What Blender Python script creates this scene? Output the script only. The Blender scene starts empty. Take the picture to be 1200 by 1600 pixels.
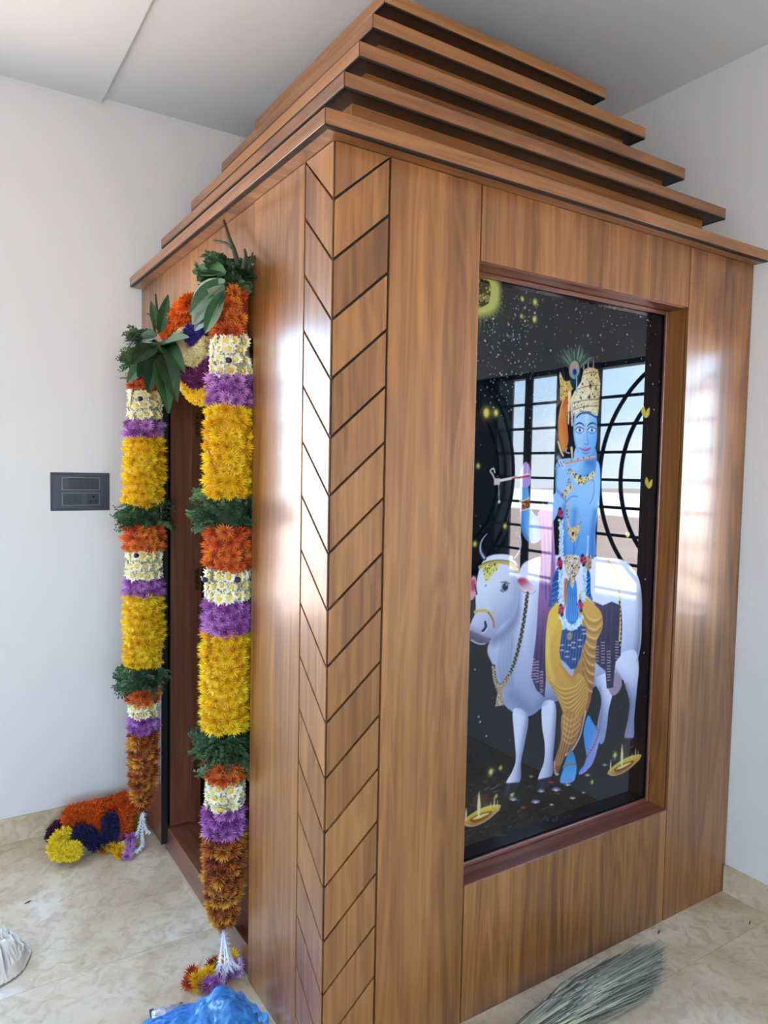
import bpy, bmesh, math, random
import numpy as np
from mathutils import Vector, Matrix, noise

# ------------------------------------------------------------------ camera
CAM = np.array([-0.78314, -1.45310, 1.5]); YAW, PITCH, ROLL, FPX = 0.5709, -0.0583, 0.0192, 1127.03
_fw = np.array([math.sin(YAW)*math.cos(PITCH), math.cos(YAW)*math.cos(PITCH), math.sin(PITCH)])
_r0 = np.array([math.cos(YAW), -math.sin(YAW), 0.0]); _u0 = np.cross(_r0, _fw)
_r = _r0*math.cos(ROLL) + _u0*math.sin(ROLL); _u = -_r0*math.sin(ROLL) + _u0*math.cos(ROLL)
def at(x, y, ax, v):
    """photo pixel (1200x1600 frame) -> point on the plane coordinate[ax] == v"""
    d = _fw + _r*(x-600)/FPX - _u*(y-800)/FPX
    return CAM + d*((v-CAM[ax])/d[ax])
scene = bpy.context.scene
col = scene.collection
cd = bpy.data.cameras.new('camera'); cd.sensor_fit = 'HORIZONTAL'; cd.sensor_width = 36; cd.lens = FPX/1200*36
cam = bpy.data.objects.new('camera', cd); col.objects.link(cam)
M = Matrix(((_r[0], _u[0], -_fw[0], CAM[0]), (_r[1], _u[1], -_fw[1], CAM[1]), (_r[2], _u[2], -_fw[2], CAM[2]), (0, 0, 0, 1)))
cam.matrix_world = M; cd.clip_start = 0.02; cd.clip_end = 500
scene.camera = cam

# ------------------------------------------------------------------ world, exposure
scene.view_settings.view_transform = 'Standard'; scene.view_settings.look = 'None'
scene.view_settings.gamma = 1; scene.view_settings.use_curve_mapping = False
scene.view_settings.exposure = 0.28
w = bpy.data.worlds.new('sky'); scene.world = w; w.use_nodes = True
nt = w.node_tree; nt.nodes.clear()
def N(t, **k):
    n = nt.nodes.new(t)
    for a, b in k.items(): setattr(n, a, b)
    return n
out = N('ShaderNodeOutputWorld'); bg = N('ShaderNodeBackground'); tc = N('ShaderNodeTexCoord')
sx = N('ShaderNodeSeparateXYZ'); nt.links.new(tc.outputs['Generated'], sx.inputs[0])
rp = N('ShaderNodeValToRGB'); nt.links.new(sx.outputs['Z'], rp.inputs[0])
e = rp.color_ramp.elements
e[0].position = 0.0; e[0].color = (0.68, 0.85, 1.0, 1)
e[1].position = 0.55; e[1].color = (0.20, 0.42, 0.85, 1)
q = rp.color_ramp.elements.new(0.18); q.color = (0.46, 0.70, 1.0, 1)
nz = N('ShaderNodeTexNoise'); nz.inputs['Scale'].default_value = 3.5; nz.inputs['Detail'].default_value = 6
mp = N('ShaderNodeMapping'); mp.inputs['Scale'].default_value = (1, 1, 3.0)
nt.links.new(tc.outputs['Generated'], mp.inputs[0]); nt.links.new(mp.outputs[0], nz.inputs['Vector'])
cr = N('ShaderNodeValToRGB'); cr.color_ramp.elements[0].position = .52; cr.color_ramp.elements[1].position = .80
nt.links.new(nz.outputs['Fac'], cr.inputs[0])
mx = N('ShaderNodeMixRGB'); mx.inputs['Color2'].default_value = (1.0, 1.0, 1.0, 1)
nt.links.new(cr.outputs[0], mx.inputs['Fac']); nt.links.new(rp.outputs[0], mx.inputs['Color1'])
nt.links.new(mx.outputs[0], bg.inputs['Color']); bg.inputs['Strength'].default_value = 14.0
nt.links.new(bg.outputs[0], out.inputs[0])

def portal(name, loc, rot, sx_, sy_):
    l = bpy.data.lights.new(name, 'AREA'); l.shape = 'RECTANGLE'; l.size = sx_; l.size_y = sy_
    l.cycles.is_portal = True
    o = bpy.data.objects.new(name, l); col.objects.link(o); o.location = loc; o.rotation_euler = rot
XW, YW, ZC = 1.65, 1.672, 2.962          # right wall, back wall, ceiling
XL, YF = -3.6, -4.4                       # left wall, front wall (behind the camera)
WR = (-1.68, -0.115, 0.955, 1.975)         # window in right wall: y0,y1,z0,z1
WB = (-2.30, -0.590, 0.75, 2.22)          # window in back wall: x0,x1,z0,z1
WF = (-2.5, -0.3, 0.9, 2.3)             # unseen front wall opening, added to let in fill daylight
portal('portal_right', (XW+.22, (WR[0]+WR[1])/2, (WR[2]+WR[3])/2), (0, math.radians(90), 0), WR[3]-WR[2], WR[1]-WR[0])
portal('portal_back', ((WB[0]+WB[1])/2, YW+.22, (WB[2]+WB[3])/2), (math.radians(-90), 0, 0), WB[1]-WB[0], WB[3]-WB[2])
sl = bpy.data.lights.new('sun', 'SUN'); sl.energy = 75; sl.angle = math.radians(2); sl.color = (1, .95, .88)
so_ = bpy.data.objects.new('sun', sl); col.objects.link(so_); so_.rotation_euler = (0, math.radians(-40), 0); so_.location = (-8, 0, 12)
portal('portal_front', ((WF[0]+WF[1])/2, YF-.12, (WF[2]+WF[3])/2), (math.radians(90), 0, 0), WF[1]-WF[0], WF[3]-WF[2])

# ------------------------------------------------------------------ materials
def srgb(r, g, b):
    f = lambda c: (c/255/12.92) if c/255 <= .04045 else ((c/255+.055)/1.055)**2.4
    return (f(r), f(g), f(b), 1)
def newmat(name):
    m = bpy.data.materials.new(name); m.use_nodes = True
    n = m.node_tree.nodes; return m, m.node_tree, n['Principled BSDF']
def plain(name, c, rough=.6, var=0.0, metallic=0, scale=30, bump=0, **kw):
    m, t, b = newmat(name); b.inputs['Roughness'].default_value = rough; b.inputs['Metallic'].default_value = metallic
    for k, v in kw.items(): b.inputs[k.replace('_', ' ')].default_value = v
    tcn = t.nodes.new('ShaderNodeTexCoord')
    nz = t.nodes.new('ShaderNodeTexNoise'); nz.inputs['Scale'].default_value = scale; nz.inputs['Detail'].default_value = 5
    t.links.new(tcn.outputs['Object'], nz.inputs['Vector'])
    mxn = t.nodes.new('ShaderNodeMixRGB'); t.links.new(nz.outputs['Fac'], mxn.inputs['Fac'])
    mxn.inputs['Color1'].default_value = tuple(c[i]*(1-var) for i in range(3))+(1,)
    mxn.inputs['Color2'].default_value = tuple(min(1, c[i]*(1+var)) for i in range(3))+(1,)
    t.links.new(mxn.outputs[0], b.inputs['Base Color'])
    if bump:
        bn = t.nodes.new('ShaderNodeBump'); bn.inputs['Strength'].default_value = bump; bn.inputs['Distance'].default_value = .004
        t.links.new(nz.outputs['Fac'], bn.inputs['Height']); t.links.new(bn.outputs[0], b.inputs['Normal'])
    return m
def petal(name, cols, rough=.7, trans=.0, tip=0.0):
    """flower colours: one tone per flower plus fine streaks"""
    m, t, b = newmat(name); b.inputs['Roughness'].default_value = rough
    oi = t.nodes.new('ShaderNodeObjectInfo'); tcn = t.nodes.new('ShaderNodeTexCoord')
    nz = t.nodes.new('ShaderNodeTexNoise'); nz.inputs['Scale'].default_value = 55; nz.inputs['Detail'].default_value = 3
    t.links.new(tcn.outputs['Object'], nz.inputs['Vector'])
    ma = t.nodes.new('ShaderNodeMath'); ma.operation = 'MULTIPLY_ADD'; ma.inputs[1].default_value = .55
    t.links.new(oi.outputs['Random'], ma.inputs[0])
    mb = t.nodes.new('ShaderNodeMath'); mb.operation = 'MULTIPLY'; mb.inputs[1].default_value = .55
    t.links.new(nz.outputs['Fac'], mb.inputs[0]); t.links.new(mb.outputs[0], ma.inputs[2])
    val = ma.outputs[0]
    if tip:
        ln = t.nodes.new('ShaderNodeVectorMath'); ln.operation = 'LENGTH'; t.links.new(tcn.outputs['Object'], ln.inputs[0])
        mr = t.nodes.new('ShaderNodeMapRange'); mr.inputs['From Min'].default_value = .006; mr.inputs['From Max'].default_value = .028; mr.inputs['To Min'].default_value = -tip; mr.inputs['To Max'].default_value = tip
        t.links.new(ln.outputs['Value'], mr.inputs['Value']); ad = t.nodes.new('ShaderNodeMath'); t.links.new(val, ad.inputs[0]); t.links.new(mr.outputs[0], ad.inputs[1]); val = ad.outputs[0]
    r = t.nodes.new('ShaderNodeValToRGB'); t.links.new(val, r.inputs[0])
    el = r.color_ramp.elements
    el[0].position = .15; el[0].color = cols[0]; el[1].position = .9; el[1].color = cols[-1]
    for i, c in enumerate(cols[1:-1]):
        q = el.new(.15+.75*(i+1)/(len(cols)-1)); q.color = c
    t.links.new(r.outputs[0], b.inputs['Base Color'])
    if trans:
        b.inputs['Subsurface Weight'].default_value = trans; b.inputs['Subsurface Radius'].default_value = (.004, .003, .002)
    return m
def wood(name, axis, dark, mid, light, rough=.45, coat=.68, coat_rough=.21, plank=9.0):
    """varnished teak, grain along axis (0,1,2); a tone of its own for every board"""
    m, t, b = newmat(name); L = t.links.new; nn = t.nodes.new
    tcn = nn('ShaderNodeTexCoord'); oi = nn('ShaderNodeObjectInfo')
    mul = nn('ShaderNodeMath'); mul.operation = 'MULTIPLY'; mul.inputs[1].default_value = 37.0; L(oi.outputs['Random'], mul.inputs[0])
    add = nn('ShaderNodeVectorMath'); add.operation = 'ADD'; L(tcn.outputs['Object'], add.inputs[0]); L(mul.outputs[0], add.inputs[1])
    def mapped(sc):
        mpn = nn('ShaderNodeMapping'); s = [sc[0]]*3; s[axis] = sc[1]; mpn.inputs['Scale'].default_value = s
        L(add.outputs[0], mpn.inputs[0]); return mpn.outputs[0]
    def ntex(sc, scale=1.0, det=6, dist=0.0):
        n = nn('ShaderNodeTexNoise'); n.inputs['Scale'].default_value = scale; n.inputs['Detail'].default_value = det; n.inputs['Distortion'].default_value = dist
        L(mapped(sc), n.inputs['Vector']); return n.outputs['Fac']
    fig = ntex((9, .75), det=3, dist=.9)          # broad figure
    # rings: sine of the figure -> cathedral grain
    rm = nn('ShaderNodeMath'); rm.operation = 'MULTIPLY'; rm.inputs[1].default_value = 46; L(fig, rm.inputs[0])
    rs = nn('ShaderNodeMath'); rs.operation = 'SINE'; L(rm.outputs[0], rs.inputs[0])
    fine = ntex((210, 5.0), det=4)
    streak = ntex((42, .9), det=5)
    # glued-up strips
    sep = nn('ShaderNodeSeparateXYZ'); L(add.outputs[0], sep.inputs[0])
    oth = [i for i in range(3) if i != axis]
    sm = nn('ShaderNodeMath'); sm.operation = 'ADD'; L(sep.outputs[oth[0]], sm.inputs[0]); L(sep.outputs[oth[1]], sm.inputs[1])
    sc_ = nn('ShaderNodeMath'); sc_.operation = 'MULTIPLY'; sc_.inputs[1].default_value = plank; L(sm.outputs[0], sc_.inputs[0])
    fl = nn('ShaderNodeMath'); fl.operation = 'FLOOR'; L(sc_.outputs[0], fl.inputs[0])
    wn = nn('ShaderNodeTexWhiteNoise'); wn.noise_dimensions = '1D'; L(fl.outputs[0], wn.inputs['W'])
    def madd(a, k, c):
        n = nn('ShaderNodeMath'); n.operation = 'MULTIPLY_ADD'; n.inputs[1].default_value = k; L(a, n.inputs[0])
        if isinstance(c, float): n.inputs[2].default_value = c
        else: L(c, n.inputs[2])
        return n.outputs[0]
    v = madd(rs.outputs[0], .07, -.235)
    v = madd(fine, .30, v); v = madd(streak, .62, v); v = madd(wn.outputs['Value'], .20, v); v = madd(oi.outputs['Random'], .07, v); v = madd(fig, .35, v)
    r = nn('ShaderNodeValToRGB'); L(v, r.inputs[0]); el = r.color_ramp.elements
    el[0].position = .1; el[0].color = dark; el[1].position = .85; el[1].color = light
    q = el.new(.45); q.color = mid
    L(r.outputs[0], b.inputs['Base Color'])
    b.inputs['Roughness'].default_value = rough; b.inputs['Coat Weight'].default_value = coat; b.inputs['Coat Roughness'].default_value = coat_rough
    bn = nn('ShaderNodeBump'); bn.inputs['Strength'].default_value = .08; bn.inputs['Distance'].default_value = .001
    L(fine, bn.inputs['Height']); L(bn.outputs[0], b.inputs['Normal'])
    return m
TD, TM, TL = srgb(72, 42, 20), srgb(138, 88, 43), srgb(182, 125, 66)
M_WZ = wood('teak_upright_grain', 2, TD, TM, TL)
M_WX = wood('teak_crosswise_grain', 0, TD, TM, TL)
M_WY = wood('teak_lengthwise_grain', 1, TD, TM, TL)
RD, RM, RL = srgb(70, 36, 24), srgb(112, 62, 42), srgb(146, 88, 60)
M_RZ = wood('red_teak_upright', 2, RD, RM, RL, plank=7)
M_RX = wood('red_teak_crosswise', 0, RD, RM, RL, plank=7)
M_RY = wood('red_teak_lengthwise', 1, RD, RM, RL, plank=7)
M_BLK = plain('black_groove_stain', srgb(22, 15, 12), .5, .1)
M_WALL = plain('white_wall_paint', srgb(236, 237, 236), .75, .015, scale=3, bump=.02)
M_CEIL = plain('white_ceiling_paint', srgb(242, 243, 241), .8, .012, scale=2)
M_BRASS = plain('brass_plate', srgb(176, 148, 92), .35, .1, metallic=1)
M_DARKSCREW = plain('dark_screw', srgb(30, 26, 22), .5)

def marble():
    m, t, b = newmat('cream_marble'); L = t.links.new; nn = t.nodes.new
    tcn = nn('ShaderNodeTexCoord'); oi = nn('ShaderNodeObjectInfo')
    mul = nn('ShaderNodeMath'); mul.operation = 'MULTIPLY'; mul.inputs[1].default_value = 9; L(oi.outputs['Random'], mul.inputs[0])
    add = nn('ShaderNodeVectorMath'); L(tcn.outputs['Object'], add.inputs[0]); L(mul.outputs[0], add.inputs[1])
    def ntex(s, d, dist):
        n = nn('ShaderNodeTexNoise'); n.inputs['Scale'].default_value = s; n.inputs['Detail'].default_value = d; n.inputs['Distortion'].default_value = dist
        L(add.outputs[0], n.inputs['Vector']); return n.outputs['Fac']
    a = ntex(2.6, 8, 1.2); c = ntex(20, 10, 1.2); d_ = ntex(5.5, 10, 3.0)
    r = nn('ShaderNodeValToRGB'); el = r.color_ramp.elements
    el[0].position = .25; el[0].color = srgb(192, 170, 134); el[1].position = .75; el[1].color = srgb(234, 225, 206)
    q = el.new(.5); q.color = srgb(220, 204, 174); L(a, r.inputs[0])
    r2 = nn('ShaderNodeValToRGB'); e2 = r2.color_ramp.elements; e2[0].position = .25; e2[0].color = (1, 1, 1, 1); e2[1].position = .55; e2[1].color = (0, 0, 0, 1); L(c, r2.inputs[0])
    mxa = nn('ShaderNodeMixRGB'); mxa.inputs['Color2'].default_value = srgb(172, 146, 108); L(r.outputs[0], mxa.inputs['Color1'])
    k = nn('ShaderNodeMath'); k.operation = 'MULTIPLY'; k.inputs[1].default_value = .65; L(r2.outputs[0], k.inputs[0]); L(k.outputs[0], mxa.inputs['Fac'])
    r3 = nn('ShaderNodeValToRGB'); e3 = r3.color_ramp.elements; e3[0].position = .485; e3[0].color = (0, 0, 0, 1); e3[1].position = .5; e3[1].color = (1, 1, 1, 1)
    q = e3.new(.515); q.color = (0, 0, 0, 1); L(d_, r3.inputs[0])
    mxb = nn('ShaderNodeMixRGB'); mxb.inputs['Color2'].default_value = srgb(228, 220, 204); L(mxa.outputs[0], mxb.inputs['Color1'])
    k2 = nn('ShaderNodeMath'); k2.operation = 'MULTIPLY'; k2.inputs[1].default_value = .2; L(r3.outputs[0], k2.inputs[0]); L(k2.outputs[0], mxb.inputs['Fac'])
    L(mxb.outputs[0], b.inputs['Base Color'])
    b.inputs['Roughness'].default_value = .25; b.inputs['Specular IOR Level'].default_value = .45
    return m
M_MARB = marble()

# ------------------------------------------------------------------ builders
WO = {}                                    # world origin of every object
def put(o, loc=(0, 0, 0), parent=None):
    col.objects.link(o); WO[o.name] = Vector(loc)
    if parent is not None:
        o.parent = parent; o.location = Vector(loc)-WO[parent.name]
    else: o.location = loc
    return o
def thing(name, loc, label, cat, group=None):
    o = bpy.data.objects.new(name, None); o.empty_display_size = .05; put(o, loc)
    return tag(o, label, cat, group)
def tag(o, label=None, cat=None, group=None, kind=None):
    if label: o['label'] = label
    if cat: o['category'] = cat
    if group: o['group'] = group
    if kind: o['kind'] = kind
    return o
def mesh(name, verts, faces, mats, parent=None, loc=None, smooth=False, fmat=None):
    """verts in world space; origin goes to loc (default: centre of the bounding box)"""
    v = np.asarray(verts, float)
    if loc is None: loc = (v.min(0)+v.max(0))/2
    me = bpy.data.meshes.new(name); me.from_pydata((v-np.asarray(loc)).tolist(), [], faces)
    for m in (mats if isinstance(mats, (list, tuple)) else [mats]): me.materials.append(m)
    if fmat is not None: me.polygons.foreach_set('material_index', fmat)
    if smooth: me.polygons.foreach_set('use_smooth', [True]*len(me.polygons))
    me.update()
    return put(bpy.data.objects.new(name, me), loc, parent)
BOXF = [(0, 3, 2, 1), (4, 5, 6, 7), (0, 1, 5, 4), (1, 2, 6, 5), (2, 3, 7, 6), (3, 0, 4, 7)]
def boxv(x0, x1, y0, y1, z0, z1):
    return [(x0, y0, z0), (x1, y0, z0), (x1, y1, z0), (x0, y1, z0), (x0, y0, z1), (x1, y0, z1), (x1, y1, z1), (x0, y1, z1)]
def prism(name, base, top, mats, parent=None, bevel=0.0):
    """solid between two matching loops of points"""
    n = len(base); bm = bmesh.new()
    b = [bm.verts.new(p) for p in base]; t = [bm.verts.new(p) for p in top]
    bm.faces.new(b[::-1]); bm.faces.new(t)
    for i in range(n): bm.faces.new((b[i], b[(i+1) % n], t[(i+1) % n], t[i]))
    bmesh.ops.recalc_face_normals(bm, faces=bm.faces)
    if bevel: bmesh.ops.bevel(bm, geom=bm.edges[:], offset=bevel, segments=1, affect='EDGES')
    pts = np.array([v.co for v in bm.verts]); c = (pts.min(0)+pts.max(0))/2
    for v in bm.verts: v.co -= Vector(c)
    me = bpy.data.meshes.new(name); bm.to_mesh(me); bm.free()
    me.materials.append(mats)
    return put(bpy.data.objects.new(name, me), c, parent)
def box(name, x0, x1, y0, y1, z0, z1, mat, parent=None, bevel=0.0):
    v = boxv(x0, x1, y0, y1, z0, z1)
    return prism(name, v[:4], v[4:], mat, parent, bevel)
def boxes(name, lst, mat, parent=None):
    V, F = [], []
    for b in lst:
        k = len(V); V += boxv(*b); F += [tuple(i+k for i in f) for f in BOXF]
    return mesh(name, V, F, mat, parent)
def tube_vf(pts, rad, seg=8):
    pts = [Vector(p) for p in pts]; V, F = [], []; up = Vector((0.13, .21, 1)).normalized()
    prev = None
    for i, p in enumerate(pts):
        d = (pts[min(i+1, len(pts)-1)]-pts[max(i-1, 0)]).normalized()
        a = prev if prev is not None else up
        a = a-d*a.dot(d)
        if a.length < 1e-4: a = Vector((1, 0, 0))-d*d.x
        a.normalize(); prev = a; b = d.cross(a); r = rad[i] if hasattr(rad, '__len__') else rad
        for k in range(seg):
            t = 2*math.pi*k/seg; V.append(p+a*(r*math.cos(t))+b*(r*math.sin(t)))
    for i in range(len(pts)-1):
        for k in range(seg):
            F.append((i*seg+k, i*seg+(k+1) % seg, (i+1)*seg+(k+1) % seg, (i+1)*seg+k))
    F.append(tuple(range(seg))[::-1]); F.append(tuple(range((len(pts)-1)*seg, len(pts)*seg)))
    return [tuple(v) for v in V], F
def tube(name, pts, rad, mat, parent=None, seg=8, loc=None):
    V, F = tube_vf(pts, rad, seg); return mesh(name, V, F, mat, parent, loc, smooth=True)
def spline(pts, n=6, closed=False):
    P = [np.asarray(p, float) for p in pts]; out = []; m = len(P)
    rng = range(m if closed else m-1)
    for i in rng:
        g = (lambda k: P[k % m]) if closed else (lambda k: P[min(max(k, 0), m-1)])
        a, b, c, d = g(i-1), g(i), g(i+1), g(i+2)
        for k in range(n):
            t = k/n
            out.append(.5*((2*b)+(c-a)*t+(2*a-5*b+4*c-d)*t*t+(3*b-a-3*c+d)*t**3))
    if not closed: out.append(P[-1])
    return out

# ------------------------------------------------------------------ room shell
def wall_with_hole(name, axis, pos, thick, a0, a1, z0, z1, hole, mat):
    """wall slab on plane coordinate[axis]==pos, thickness towards +thick, one rectangular hole (a0,a1,z0,z1)"""
    lst = []
    p0, p1 = sorted((pos, pos+thick)); h = hole
    for (s0, s1, t0, t1) in ((a0, h[0], z0, z1), (h[1], a1, z0, z1), (h[0], h[1], z0, h[2]), (h[0], h[1], h[3], z1)):
        if s1-s0 > 1e-4 and t1-t0 > 1e-4:
            lst.append((p0, p1, s0, s1, t0, t1) if axis == 0 else (s0, s1, p0, p1, t0, t1))
    return tag(boxes(name, lst, mat), kind='structure')
floor = tag(box('floor', XL-.2, XW+.2, YF-.2, YW+.2, -.12, -.016, M_BLK), kind='structure')
gx, gy = 1.22, .92
ix = 0
x = XW-.012-gx*5
slab_me = {}
while x < XW-.02:
    y = YW-.012-gy*7
    while y < YW-.02:
        x0, x1, y0, y1 = max(x, XL)+.0006, min(x+gx, XW)-.0006, max(y, YF)+.0006, min(y+gy, YW)-.0006
        if x1 > x0 and y1 > y0: box('slab', x0, x1, y0, y1, -.016, 0, M_MARB, floor)
        y += gy
    x += gx
wall_with_hole('wall_right', 0, XW, .2, YF, YW, 0, ZC+.1, WR, M_WALL)
wall_with_hole('wall_back', 1, YW, .2, XL, XW+.2, 0, ZC+.1, WB, M_WALL)
wall_with_hole('wall_front', 1, YF, -.2, XL, XW+.2, 0, ZC+.1, WF, M_WALL)
tag(box('wall_left', XL-.2, XL, YF, YW, 0, ZC+.1, M_WALL), kind='structure')
ceil = tag(box('ceiling', -.155, XW+.2, YF, YW+.2, ZC, ZC+.15, M_CEIL), kind='structure')
box('dropped_ceiling_panel', XL-.2, -.155, YF, YW+.2, 2.941, ZC+.15, M_CEIL, ceil)
M_SK = M_MARB
tag(box('baseboard_right', XW-.014, XW, YF+.001, -.0015, 0, .098, M_SK, bevel=.001), kind='structure')
tag(box('baseboard_back', XL+.001, -.024, YW-.014, YW, 0, .098, M_SK, bevel=.001), kind='structure')
# windows: frame, horizontal bars, arcs
M_IRON = plain('black_iron_grille', srgb(24, 26, 30), .5, .1)
M_ALU = plain('grey_aluminium', srgb(120, 126, 138), .4, .05, metallic=.3)
M_SILL = M_MARB
win = thing('window_1', (XW+.05, (WR[0]+WR[1])/2, WR[2]), None, None); tag(win, kind='structure')
y0, y1, z0, z1 = WR
def fr(y0, y1, z0, z1, xa, xb, wdt, mat, name, parent):
    box(name, xa, xb, y0, y0+wdt, z0, z1, mat, parent); box(name, xa, xb, y1-wdt, y1, z0, z1, mat, parent)
    box(name, xa, xb, y0+wdt, y1-wdt, z0, z0+wdt, mat, parent); box(name, xa, xb, y0+wdt, y1-wdt, z1-wdt, z1, mat, parent)
fr(y0, y1, z0, z1, XW+.02, XW+.06, .022, M_IRON, 'window_frame', win)
box('window_pier', XW+.002, XW+.03, -.748, -.510, z0, z1, M_IRON, win)
box('mullion', XW+.005, XW+.015, -.955, -.908, z0, z1, M_IRON, win)
box('sash_stile', XW+.02, XW+.03, -1.16, -1.055, z0, z1, M_ALU, win)
box('side_shutter', XW+.02, XW+.035, y0, -1.165, z0, z1, M_IRON, win)
for k in range(8):
    z = 1.824-.1157*k
    box('grille_bar', XW+.004, XW+.016, y0+.022, y1-.022, z-.006, z+.006, M_IRON, win)
def arc(cy, cz, r, name='grille_arc'):
    run = []
    for i in range(0, 361, 4):
        a = math.radians(i); y, z = cy+r*math.cos(a), cz+r*math.sin(a)
        if y0+.01 < y < y1-.01 and z0+.01 < z < z1-.01: run.append((XW-.004, y, z))
        else:
            if len(run) > 2: tube(name, run, .009, M_IRON, win, 6)
            run = []
    if len(run) > 2: tube(name, run, .009, M_IRON, win, 6)
arc(.035, 1.487, .513); arc(.055, 1.487, .423); arc(-1.575, 1.487, .565); arc(-1.535, 1.487, .412)
win2 = thing('window_2', ((WB[0]+WB[1])/2, YW+.05, WB[2]), None, None); tag(win2, kind='structure')
x0, x1, z0, z1 = WB
for (a, b, c, d) in ((x0, x0+.04, z0, z1), (x1-.022, x1, z0, z1), (x0+.04, x1-.022, z0, z0+.04), (x0+.04, x1-.022, z1-.04, z1), ((x0+x1)/2-.02, (x0+x1)/2+.02, z0+.04, z1-.04)):
    box('window_frame', a, b, YW+.03, YW+.05, c, d, M_ALU, win2)
# outside, seen only as a reflection in the glass
M_EARTH = plain('red_brown_earth', srgb(160, 140, 124), .9, .25, scale=.6, bump=.3)
M_PALE = plain('pale_plaster', srgb(214, 220, 222), .8, .05)
tag(box('ground', -60, 90, -70, 60, -.9, -.6, M_EARTH), kind='structure')
tag(box('boundary_wall', 29, 29.4, -60, 40, -.6, .55, M_PALE), 'low pale boundary wall far outside, reflected in the picture glass', 'wall')
for k, (px_, py_, h_) in enumerate(((24, -10.4, 6.0), (25, -17.5, 5.2))):
    tube('pole', [(px_, py_, -.6), (px_, py_, h_*.5), (px_, py_, h_)], .05, M_ALU, None, 6)
    tag(col.objects[-1] if False else bpy.data.objects['pole' if k == 0 else 'pole.001'], ['thin grey pole outside, the taller one reflected in the picture', 'thin grey pole outside, the shorter one reflected in the picture'][k], 'pole', 'poles outside the window')

# ------------------------------------------------------------------ the prayer cabinet
H = 2.2285; TOP = 2.267
JL = .4573; YJ = 1.279                        # near and far edge of the doorway in the left side
cab = thing('prayer_cabinet', (XW/2, YW/2, 0), 'tall teak prayer cabinet with chevron corner and stepped roof', 'cabinet')
G = .0030                                     # half width of the black grooves
# dark carcass behind the boards
boxes('carcass', [(.010, .4286-.002, .010, .075, 0, H), (.010, .075, .075, JL-.012, 0, H),
                  (1.296, XW-.002, .010, .075, 0, H), (.4266, 1.296, .010, .075, 2.041, H), (.4266, 1.296, .010, .075, 0, .383),
                  (.4266, 1.296, .100, .115, .383, 2.041),
                  (.010, .075, JL-.012, YW-.004, 1.90, H), (.010, .075, YJ+.004, YW-.004, 0, 1.90),
                  (.003, .012, .003, .012, 0, H)], M_BLK, cab)
T = .010
# chevron boards, right of the corner (grain upright), then left of the corner
PIT = .1325; WRc, WLc = .1495, .1418
def chev(side):
    wdt = WRc if side == 'r' else WLc
    a, b = .0045, wdt-G
    zc = lambda k: 2.103-PIT*k                # groove height at the corner
    zo = lambda k: 2.2265-PIT*k               # groove height at the outer edge
    for k in range(-1, 18):
        za_t, zb_t = zc(k)-G*1.3, zo(k)-G*1.3
        za_b, zb_b = zc(k+1)+G*1.3, zo(k+1)+G*1.3
        if k == -1:
            poly = [(a, za_b), (b, min(zb_b, H-.0005)), (b, H), (a, H)]
        else:
            poly = [(a, za_b), (b, zb_b), (b, zb_t), (a, za_t)]
        # clip at floor
        cl = []
        for i in range(len(poly)):
            p, q_ = poly[i], poly[(i+1) % len(poly)]
            if p[1] >= .001: cl.append(p)
            if (p[1]-.001)*(q_[1]-.001) < 0:
                t = (.001-p[1])/(q_[1]-p[1]); cl.append((p[0]+t*(q_[0]-p[0]), .001))
        if len(cl) < 3 or max(c[1] for c in cl) < .004: continue
        if side == 'r': f = [(s, 0, z) for s, z in cl]; bk = [(s, T, z) for s, z in cl]
        else: f = [(0, s, z) for s, z in cl]; bk = [(T, s, z) for s, z in cl]
        prism('chevron_board', bk, f, M_WZ, cab, .0007)
chev('r'); chev('l')
# front (picture) side panels
box('stile_panel', WRc+G, .4286-.0026, 0, T, .001, H, M_WZ, cab, .0008)
box('stile_panel', 1.2972, XW-.002, 0, T, .001, H, M_WZ, cab, .0008)
box('header_panel', .4286+.0020, 1.2925, 0, T, 2.0385, H, M_WZ, cab, .0008)
box('lower_panel', .4286+.0020, 1.2925, 0, T, .001, .3845, M_WZ, cab, .0008)
# recess lining and glazing bead
YG = .080
box('recess_lining', .4286-.001, .4286+.001, .0105, .100, .388, 2.036, M_RZ, cab)
box('recess_lining', 1.2925, 1.2950, .0105, .100, .388, 2.036, M_WZ, cab)
box('recess_lining', .4286+.001, 1.2925, .0105, .100, 2.0360, 2.0400, M_RX, cab)
box('recess_sill', .4286+.001, 1.2925, .0005, .100, .3850, .3880, M_RX, cab, .0006)
bd = .013
box('glazing_bead', .4300, .4300+bd, .068, YG-.002, .3885, 2.0355, M_RZ, cab, .002)
box('glazing_bead', 1.2920-bd, 1.2920, .068, YG-.002, .3885, 2.0355, M_RZ, cab, .002)
box('glazing_bead', .4300+bd, 1.2920-bd, .068, YG-.002, 2.0355-bd, 2.0355, M_RX, cab, .002)
box('glazing_bead', .4300+bd, 1.2920-bd, .068, YG-.002, .3885, .3885+bd, M_RX, cab, .002)
# doorway side
box('stile_panel', 0, T, WLc+G, JL-.0012, .001, H, M_WZ, cab, .0008)
ZH = 1.86
box('header_panel', .002, T, JL+.0012, 1.3595, ZH, H, M_WZ, cab, .0008)
box('header_panel', .002, T, 1.3615, YW-.002, ZH, H, M_WZ, cab, .0008)
lf = box('door_leaf', -.022, .0008, YJ+.006, YW-.016, .035, ZH-.004, M_RZ, cab, .001)
box('door_edge', -.0225, .0008, YJ+.0005, YJ+.0055, .035, ZH-.004, M_BLK, lf)
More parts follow.
